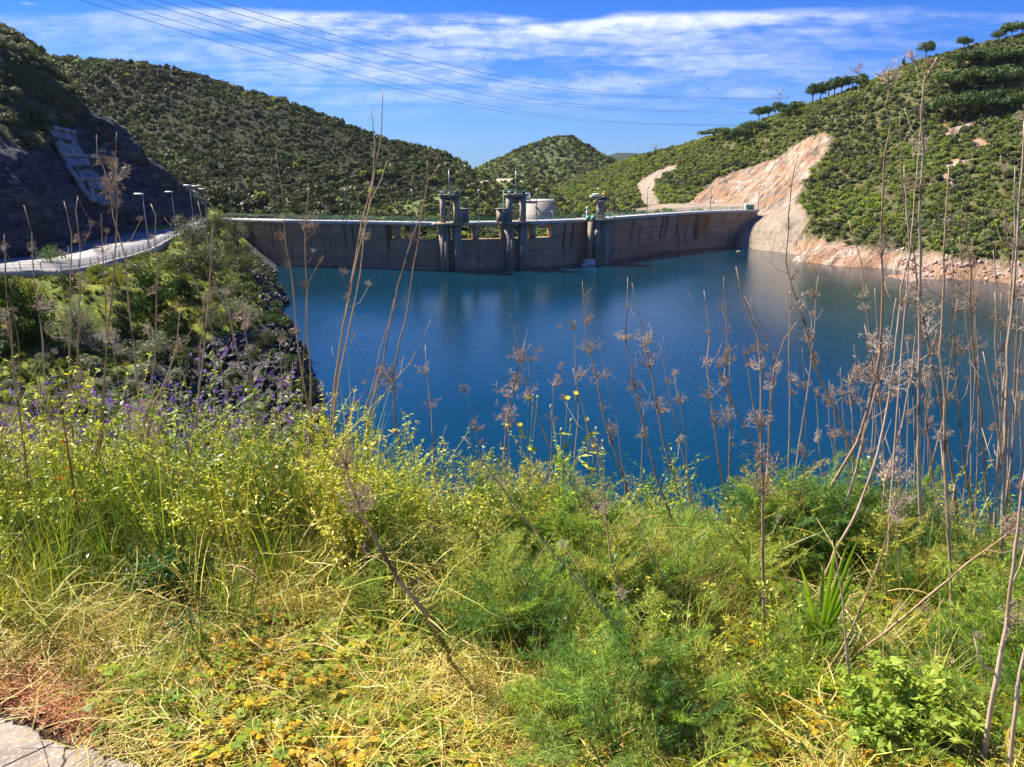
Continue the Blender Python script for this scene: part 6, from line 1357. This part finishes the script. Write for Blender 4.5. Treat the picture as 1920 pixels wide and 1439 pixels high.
# leftover small ones, thin and anonymous
for i in range(20):
    px = 1485+i*22+random.uniform(-8, 8); yt = random.uniform(430, 800); yb = yt+random.uniform(200, 420); dx = random.uniform(-35, 35)
    stalk([(px, yt), (px+dx*.3+random.uniform(-8, 8), yt+(yb-yt)*.35), (px+dx*.6, yt+(yb-yt)*.7), (px+dx, yb)], random.uniform(3, 5), [(px+dx*.2, yt+(yb-yt)*.2, random.uniform(12, 24)), (px+dx*.5, yt+(yb-yt)*.5, random.uniform(12, 30))], SR, random.uniform(3.0, 3.7), 'W' and (WHT if random.random() < .3 else None), twigs=2)
for i in range(9):
    px = 30+i*60+random.uniform(-20, 20); yt = random.uniform(560, 720); yb = yt+random.uniform(150, 300); dx = random.uniform(-30, 30)
    stalk([(px, yt), (px+dx*.3+random.uniform(-8, 8), yt+(yb-yt)*.35), (px+dx, yb)], random.uniform(3, 5), [(px, yt+8, random.uniform(10, 20))], SL, random.uniform(3.3, 4.0), twigs=1)
for i in range(6):
    px = 880+i*80+random.uniform(-20, 20); yt = random.uniform(640, 800); yb = yt+random.uniform(120, 220); dx = random.uniform(-10, 40)
    stalk([(px, yt), (px+dx*.4, yt+(yb-yt)*.4), (px+dx, yb)], random.uniform(3, 4), [(px, yt+8, random.uniform(10, 20)), (px+dx*.4, yt+(yb-yt)*.4, 18)], SC_, random.uniform(3.5, 4.0), twigs=1)

# ---- purple flowering bugloss along the top of the bank
PUR = leaf('purple_petals', [(0.18, 0.08, 0.60), (0.28, 0.10, 0.62), (0.13, 0.08, 0.55), (0.36, 0.18, 0.62)], .35, .4, .6, .2)
HAIRY = leaf('hairy_green', [(0.26, 0.32, 0.10), (0.34, 0.38, 0.16)], .4, .3)
def bugloss(seed):
    H = .75; mb = MB(); fl = MB(); lf = MB(); axes = []
    main = [np.array([0.03*math.sin(f*3+seed), 0.02*f, H*f]) for f in np.linspace(0, 1, 7)]; mb.tube(main, np.linspace(.004, .0014, 7), 5); axes.append(main[3:])
    for k in range(6):
        i = RNG.integers(2, 6); a = RNG.uniform(0, 2*PI); d = np.array([math.cos(a)*.7, math.sin(a)*.7, .75]); b_ = [main[i]+d*L_+np.array([0, 0, -.6*L_*L_]) for L_ in np.linspace(0, .22*RNG.uniform(.6, 1.1), 4)]; mb.tube(b_, np.linspace(.0022, .001, 4), 4); axes.append(b_)
    for ax in axes:
        for j in range(8 if ax is axes[0] else 5):
            u = RNG.uniform(.25, 1)*(len(ax)-1); i = min(int(u), len(ax)-2); q = ax[i]+(ax[i+1]-ax[i])*(u-i); e = RNG.normal(0, 1, 3); e[2] = abs(e[2])*.6+.1; e /= np.linalg.norm(e); s = np.cross(e, [0, 0, 1.0]); s /= np.linalg.norm(s)+1e-9; t_ = np.cross(e, s); c = q+e*.008; R = RNG.uniform(.006, .0105)
            for (r_, z_), (r2, z2) in (((.25, 0), (.55, 1.0)), ((.55, 1.0), (1.0, 1.6))):
                A_ = [c+(s*math.cos(b)+t_*math.sin(b))*R*r_+e*R*z_ for b in np.arange(5)*2*PI/5]; B_ = [c+(s*math.cos(b)+t_*math.sin(b))*R*r2*RNG.uniform(.75, 1.2)+e*R*z2 for b in np.arange(5)*2*PI/5]
                fl.add(A_+B_, [(m_, (m_+1) % 5, 5+(m_+1) % 5, 5+m_) for m_ in range(5)])
    C = np.array([main[0]+(main[-1]-main[0])*f for f in RNG.uniform(.05, 1, 40)]+[ax[1] for ax in axes for _ in range(5)]); o_ = RNG.normal(0, 1, C.shape); o_[:, 2] = np.abs(o_[:, 2])*.5; o_ /= np.linalg.norm(o_, axis=1)[:, None]
    quads_at(lf, C+o_*.014, np.cross(o_, RNG.normal(0, 1, o_.shape))+np.array([0, 0, .8]), .019, .24, .25)
    return mb.mesh('stem', STEMG), lf.mesh('leaves', HAIRY), fl.mesh('blossoms', PUR)
BG = [bugloss(i) for i in range(5)]
bug = [(385, 640, 'tallest purple-flowered plant, standing alone above the left bank edge'), (532, 690, 'densely purple plant nearest the water at the left'), (515, 722, 'purple plant just left of the densest one'), (556, 700, 'purple plant at the waterline edge of the left bank'), (470, 700, 'purple plant between the tallest and the densest ones'), (452, 705, ''), (345, 688, 'purple plant with two side shoots left of the tallest'), (322, 730, ''), (305, 740, ''), (300, 712, ''), (150, 690, 'purple plant near the left edge standing above its neighbours'), (120, 725, ''), (60, 705, ''), (20, 720, ''), (90, 740, ''), (180, 730, ''), (200, 745, ''), (232, 740, ''), (262, 735, ''), (410, 735, ''), (430, 740, ''), (40, 770, ''), (215, 782, ''), (75, 790, ''), (155, 775, ''), (360, 760, ''), (395, 770, ''), (655, 738, 'small purple plant right of the tall middle stalks'), (0, 745, ''), (290, 790, ''), (500, 755, ''), (575, 750, '')]
for px, yt, lb in bug:
    dp = random.uniform(3.7, 4.5); top_ = P(px, yt, dp); g = G(top_.x, top_.y); H = max(.3, top_.z-g.z); T = empty('bugloss', g, lb or 'purple-flowered plant %s on the bank edge, %s' % ('standing high' if yt < 722 else ('mid-height' if yt < 752 else 'standing low'), where(px, yt)), 'wildflower', 'purple wildflowers along the bank edge', random.uniform(0, 6)); b_ = random.choice(BG)
    for nm, me in zip(('stem', 'leaves', 'blossoms'), b_):
        o = bpy.data.objects.new(nm, me); col.objects.link(o); o.parent = T; o.scale = (1.15, 1.15, H/.78)
# ---- sow thistles with yellow heads
YP = leaf('yellow_petals', [(0.85, 0.68, 0.02), (0.80, 0.74, 0.04)], .35, .2, .6, .2); BUD = plain('bud_green', (0.30, 0.36, 0.16), (0.5, 0.5, 0.36), 60, .7)
def disc(mb, c, e, R, n=14, cup=.25):
    e = np.array(e)/np.linalg.norm(e); s = np.cross(e, [.3, 1, .1]); s /= np.linalg.norm(s); t_ = np.cross(e, s)
    for k in range(n):
        a = 2*PI*k/n+RNG.uniform(-.1, .1); d = s*math.cos(a)+t_*math.sin(a); p_ = s*math.cos(a+PI/2)+t_*math.sin(a+PI/2); r_ = R*RNG.uniform(.8, 1.1); mb.add([c, c+d*r_*.6-p_*r_*.22+e*R*cup*.5, c+d*r_+e*R*cup, c+d*r_*.6+p_*r_*.22+e*R*cup*.5], [(0, 1, 2, 3)])
for px, yt, lb in ((990, 745, 'yellow-flowered weed left of the central stalk row, at the water edge of the verge'), (1055, 748, 'yellow-flowered weed with pale buds, tallest of the three'), (1110, 755, 'yellow-flowered weed furthest right of the three')):
    dp = 3.6; top_ = P(px, yt, dp); g = G(top_.x, top_.y); H = top_.z-g.z; T = empty('sow_thistle', g, lb, 'wildflower', 'yellow-headed weeds at the water edge of the verge'); st = MB(); hd = []
    for k in range(5):
        a = random.uniform(0, 6.3); d = np.array([math.cos(a), math.sin(a), 0])*random.uniform(.02, .10); h = H*random.uniform(.72, 1.02); pts = [np.array([0, 0, H*.45])*f*2 if f < .5 else np.array([0, 0, H*.45])+(d+np.array([0, 0, h-H*.45]))*(f*2-1) for f in np.linspace(0, 1, 7)]; st.tube(pts, np.linspace(.0035, .0012, 7), 5); hd.append((pts[-1], k))
    st.build('stem', STEMG, T); lf = MB(); C = np.array([[0, 0, H*f] for f in RNG.uniform(.1, .8, 24)]); o_ = RNG.normal(0, 1, C.shape); o_[:, 2] = .3; o_ /= np.linalg.norm(o_, axis=1)[:, None]; quads_at(lf, C+o_*.03, np.cross(o_, RNG.normal(0, 1, o_.shape))+np.array([0, 0, 1.]), .04, .22, .2); lf.build('leaves', HB, T)
    for c, k in hd:
        MB().rings([[(c[0]+r_*math.cos(b_), c[1]+r_*math.sin(b_), c[2]+z) for b_ in np.arange(7)*2*PI/7] for r_, z in ((.002, -.004), (.007, .002), (.0065, .010), (.004, .018))]).build('bud', BUD, T)
        if k < 2: b_ = MB(); disc(b_, np.array(c)+np.array([0, 0, .016]), (0, -.5, 1), .016); b_.build('flower_head', YP, T)
# ---- yellow sorrel flowers, low in the middle
yf = [(943, 1212, 13, 'larger pale yellow funnel flower at the foot of the diagonal stick'), (1000, 1178, 8, ''), (1132, 1310, 15, 'biggest bright yellow flower low right of the middle'), (1126, 1298, 11, 'yellow flower touching the biggest one'), (1128, 1030, 7, ''), (1195, 1420, 10, ''), (1180, 1425, 9, ''), (1285, 1412, 9, 'yellow flower lowest towards the right'), (1050, 1425, 8, ''), (880, 1300, 8, ''), (1015, 1320, 8, ''), (560, 1180, 8, 'orange-yellow flower in the yellow patch left of centre'), (165, 1255, 10, 'lone yellow flower above the rust-coloured mat'), (1150, 1385, 8, ''), (820, 1430, 8, ''), (730, 1235, 8, '')]
for px, py, R, lb in yf:
    dg = ground_depth(px, py); dp = dg-.12 if dg > 1.9 else dg-.06; c = P(px, py, dp); g = G(c.x, c.y); T = empty('yellow_flower', g, lb or 'small yellow flower %s, %s' % ('at the very bottom' if py > 1390 else ('clear of the bottom edge' if py < 1250 else 'near the bottom edge'), where(px, py).replace('in line with', 'below').replace('left of', 'below left of').replace('right of', 'below right of')), 'wildflower', 'yellow flowers in the low growth', 0)
    q = c-g; MB().tube([(0, 0, 0), (q.x+.005, q.y+.01, q.z*.6), tuple(q)], [.0013, .0012, .001], 4).build('stem', STEMG, T)
    b_ = MB(); disc(b_, np.array(tuple(q)), (random.uniform(-.3, .3), -.7, .9), R*dp/F_PX, 5, .35); disc(b_, np.array(tuple(q))+np.array([0, -.0005, .0005]), (random.uniform(-.3, .3), -.7, .9), R*.9*dp/F_PX, 5, .45); b_.build('petals', YP, T)
# ---- a few larger plants
def blades(name, base_px, tips, label, mat, wd=.009):
    dg = ground_depth(*base_px); g = P(base_px[0], base_px[1], dg); T = empty(name, g, label, 'grass clump')
    for k, (a, b_) in enumerate(tips):
        e = P(a, b_, dg+random.uniform(-.12, .12))-g; mid = e*.5+Vector((0, 0, .10*e.length)); pts = [Vector((random.uniform(-.02, .02), random.uniform(-.02, .02), 0)), e*.25+Vector((0, 0, .05)), mid, e*.8+Vector((0, 0, .06*e.length)), e]
        A = catmull([tuple(p) for p in pts], 4); tn = np.gradient(A, axis=0); s = np.cross(tn, [.2, 1, .1]); s /= np.linalg.norm(s, axis=1)[:, None]; w_ = wd*np.sin(np.linspace(.5, PI, len(A)))[:, None]; fold = np.array([0, wd*.5, 0])*np.sin(np.linspace(.5, PI, len(A)))[:, None]
        v = np.stack([A-s*w_, A+fold, A+s*w_], 1).reshape(-1, 3); q = []
        for i in range(len(A)-1): q += [(3*i, 3*i+1, 3*i+4, 3*i+3), (3*i+1, 3*i+2, 3*i+5, 3*i+4)]
        MB().add(v, q).build('blade', mat, T, smooth=True)
BB = leaf('broad_grass', [(0.13, 0.30, 0.02), (0.20, 0.38, 0.02), (0.10, 0.25, 0.03)], .5, .2, .4, .4)
blades('broad_grass', (1532, 1240), [(1610, 1060), (1590, 1020), (1570, 1010), (1600, 1100), (1545, 1050), (1500, 1060), (1440, 1055), (1650, 1130), (1480, 1110), (1610, 1010)], 'clump of broad bright green grass blades at the lower right', BB, .008)
blades('broad_grass', (1500, 1330), [(1400, 1230), (1480, 1290), (1650, 1290), (1640, 1305), (1420, 1320)], 'arching broad blades below the bright clump', BB, .008)
blades('broad_grass', (1785, 1330), [(1800, 1215), (1790, 1250), (1720, 1210), (1840, 1240)], 'small clump of folded blades near the two white stalks', BB, .008)
blades('broad_grass', (890, 1060), [(888, 955), (870, 965), (905, 990)], 'few pale curved blades in the fennel left of centre', GR, .006)
blades('broad_grass', (245, 1120), [(130, 860), (200, 900), (160, 930), (300, 900), (230, 850), (90, 950), (340, 960), (180, 820), (60, 900), (270, 860)], 'tall clump of upright green blades on the left', GR, .005)
blades('broad_grass', (90, 1130), [(20, 940), (60, 900), (110, 930), (0, 980), (140, 980), (75, 880)], 'upright grass clump at the left edge', GR, .005)
hbm = herb_mesh(.34, 9, leaf('lush_leaves', [(0.30, 0.42, 0.06), (0.36, 0.46, 0.07)], .45, .25), .020, .35, 40, 3)
for px, py, s, lb in ((1690, 1400, 1.0, 'lush light green leafy herb at the lower right'), (1610, 1430, .9, 'leafy herb at the bottom edge beside the grey broken stick'), (1745, 1420, .8, 'leafy herb right of the lush one')):
    dg = ground_depth(px, min(py, 1435)); q = P(px, min(py, 1435), dg); o = bpy.data.objects.new('leafy_herb', hbm); col.objects.link(o); o.location = q; o.scale = (s, s, s*.8); o.rotation_euler.z = random.uniform(0, 6); setup(o, lb, 'herb', 'leafy herbs at the lower right')
dkm = herb_mesh(.30, 16, DKL, .010, .55, 40, 4)
for px, py, s, lb in ((300, 1160, 1.0, 'bushy dark green herb in the shade left of centre'), (360, 1150, .8, 'second dark herb right of the bushy one'), (880, 1210, .5, 'dark leafy herb at the foot of the thick brown stalk')):
    dg = ground_depth(px, py); q = P(px, py, dg); o = bpy.data.objects.new('dark_herb', dkm); col.objects.link(o); o.location = q; o.scale = (s, s, s); setup(o, lb, 'herb', 'dark herbs in the verge')
# red-stemmed dock
REDS = plain('red_brown_stem', (0.24, 0.07, 0.04), (0.34, 0.12, 0.06), 10, .6)
dg = ground_depth(150, 1060); dg = min(dg, 2.9); T = None; pp = [P(a, b_, dg) for a, b_ in ((150, 985), (140, 930), (133, 880), (125, 830), (117, 780), (108, 745))]; g = G(pp[0].x, pp[0].y)
T = empty('dock', g, 'red-stemmed plant with a few scarlet leaves on the left', 'weed'); rel(MB().tube([g]+pp, [.006, .005, .0045, .004, .003, .0025, .0015], 6), 'stem', REDS, T)
b_ = MB(); C = np.array([tuple(pp[i]+Vector(RNG.normal(0, .02, 3))) for i in (1, 1, 2, 2, 2, 3, 2, 1)]); quads_at(b_, C, RNG.normal(0, 1, C.shape), .019, .4, .2); rel(b_, 'leaves', leaf('scarlet_leaves', [(0.55, 0.10, 0.03), (0.45, 0.15, 0.03)], .4, .3), T)
# stones and a dead leaf
HZ = None
STN = plain('pale_stone', (0.60, 0.52, 0.44), (0.42, 0.34, 0.28), 14, .85, .003)
for i, (px, py, R, lb) in enumerate(((212, 1352, 15, 'pale stone half under leaves beside the pavement edge'), (232, 1385, 13, 'whitish flat stone just off the pavement edge'), (418, 1395, 22, 'biggest pale stone near the bottom, left of the middle'), (772, 1310, 14, 'greyish stone in the straw in the lower middle'), (845, 1322, 9, 'small white stone right of the greyish one'), (425, 1130, 7, 'small grey stone under the dark herbs'), (640, 1368, 12, 'brown stone near the bottom centre'))):
    dg = ground_depth(px, py); q = P(px, py, dg); me = rock_mesh('stone', STN, 50+i); o = bpy.data.objects.new('stone', me); col.objects.link(o); s = R*dg/F_PX; o.location = q+Vector((0, 0, s*.25)); o.scale = (s, s, s); o.rotation_euler = (0, 0, i*1.3); setup(o, lb, 'stone')
dg = ground_depth(228, 1306); q = P(228, 1306, dg); A = np.array([[-.035, -.012, .012], [0, -.009, .02], [.035, .012, .03], [0, .010, .018], [-.012, 0, .012], [.012, .003, .02]])
o = MB().add(A, None, [(0, 1, 4), (1, 5, 4), (1, 2, 5), (2, 3, 5), (3, 4, 5), (3, 0, 4)]).build('dead_leaf', ST); o.location = q; setup(o, 'curled pale dead leaf on the dark soil near the pavement', 'leaf')
# ---------------------------------------------------------------- air
m = bpy.data.materials.new('haze'); m.use_nodes = True; t = NT(m.node_tree); t.n.clear(); out = t.node('ShaderNodeOutputMaterial')
v_ = t.node('ShaderNodeVolumePrincipled'); v_.inputs['Color'].default_value = (0.80, 0.88, 1.0, 1); v_.inputs['Density'].default_value = 0.00003; v_.inputs['Anisotropy'].default_value = 0.2
t.l.new(v_.outputs[0], out.inputs['Volume'])
hz = MB().box((300, 2000, 90), (3600, 4200, 210)).build('haze', m); setup(hz, 'thin blue haze in the valley air', kind='stuff')
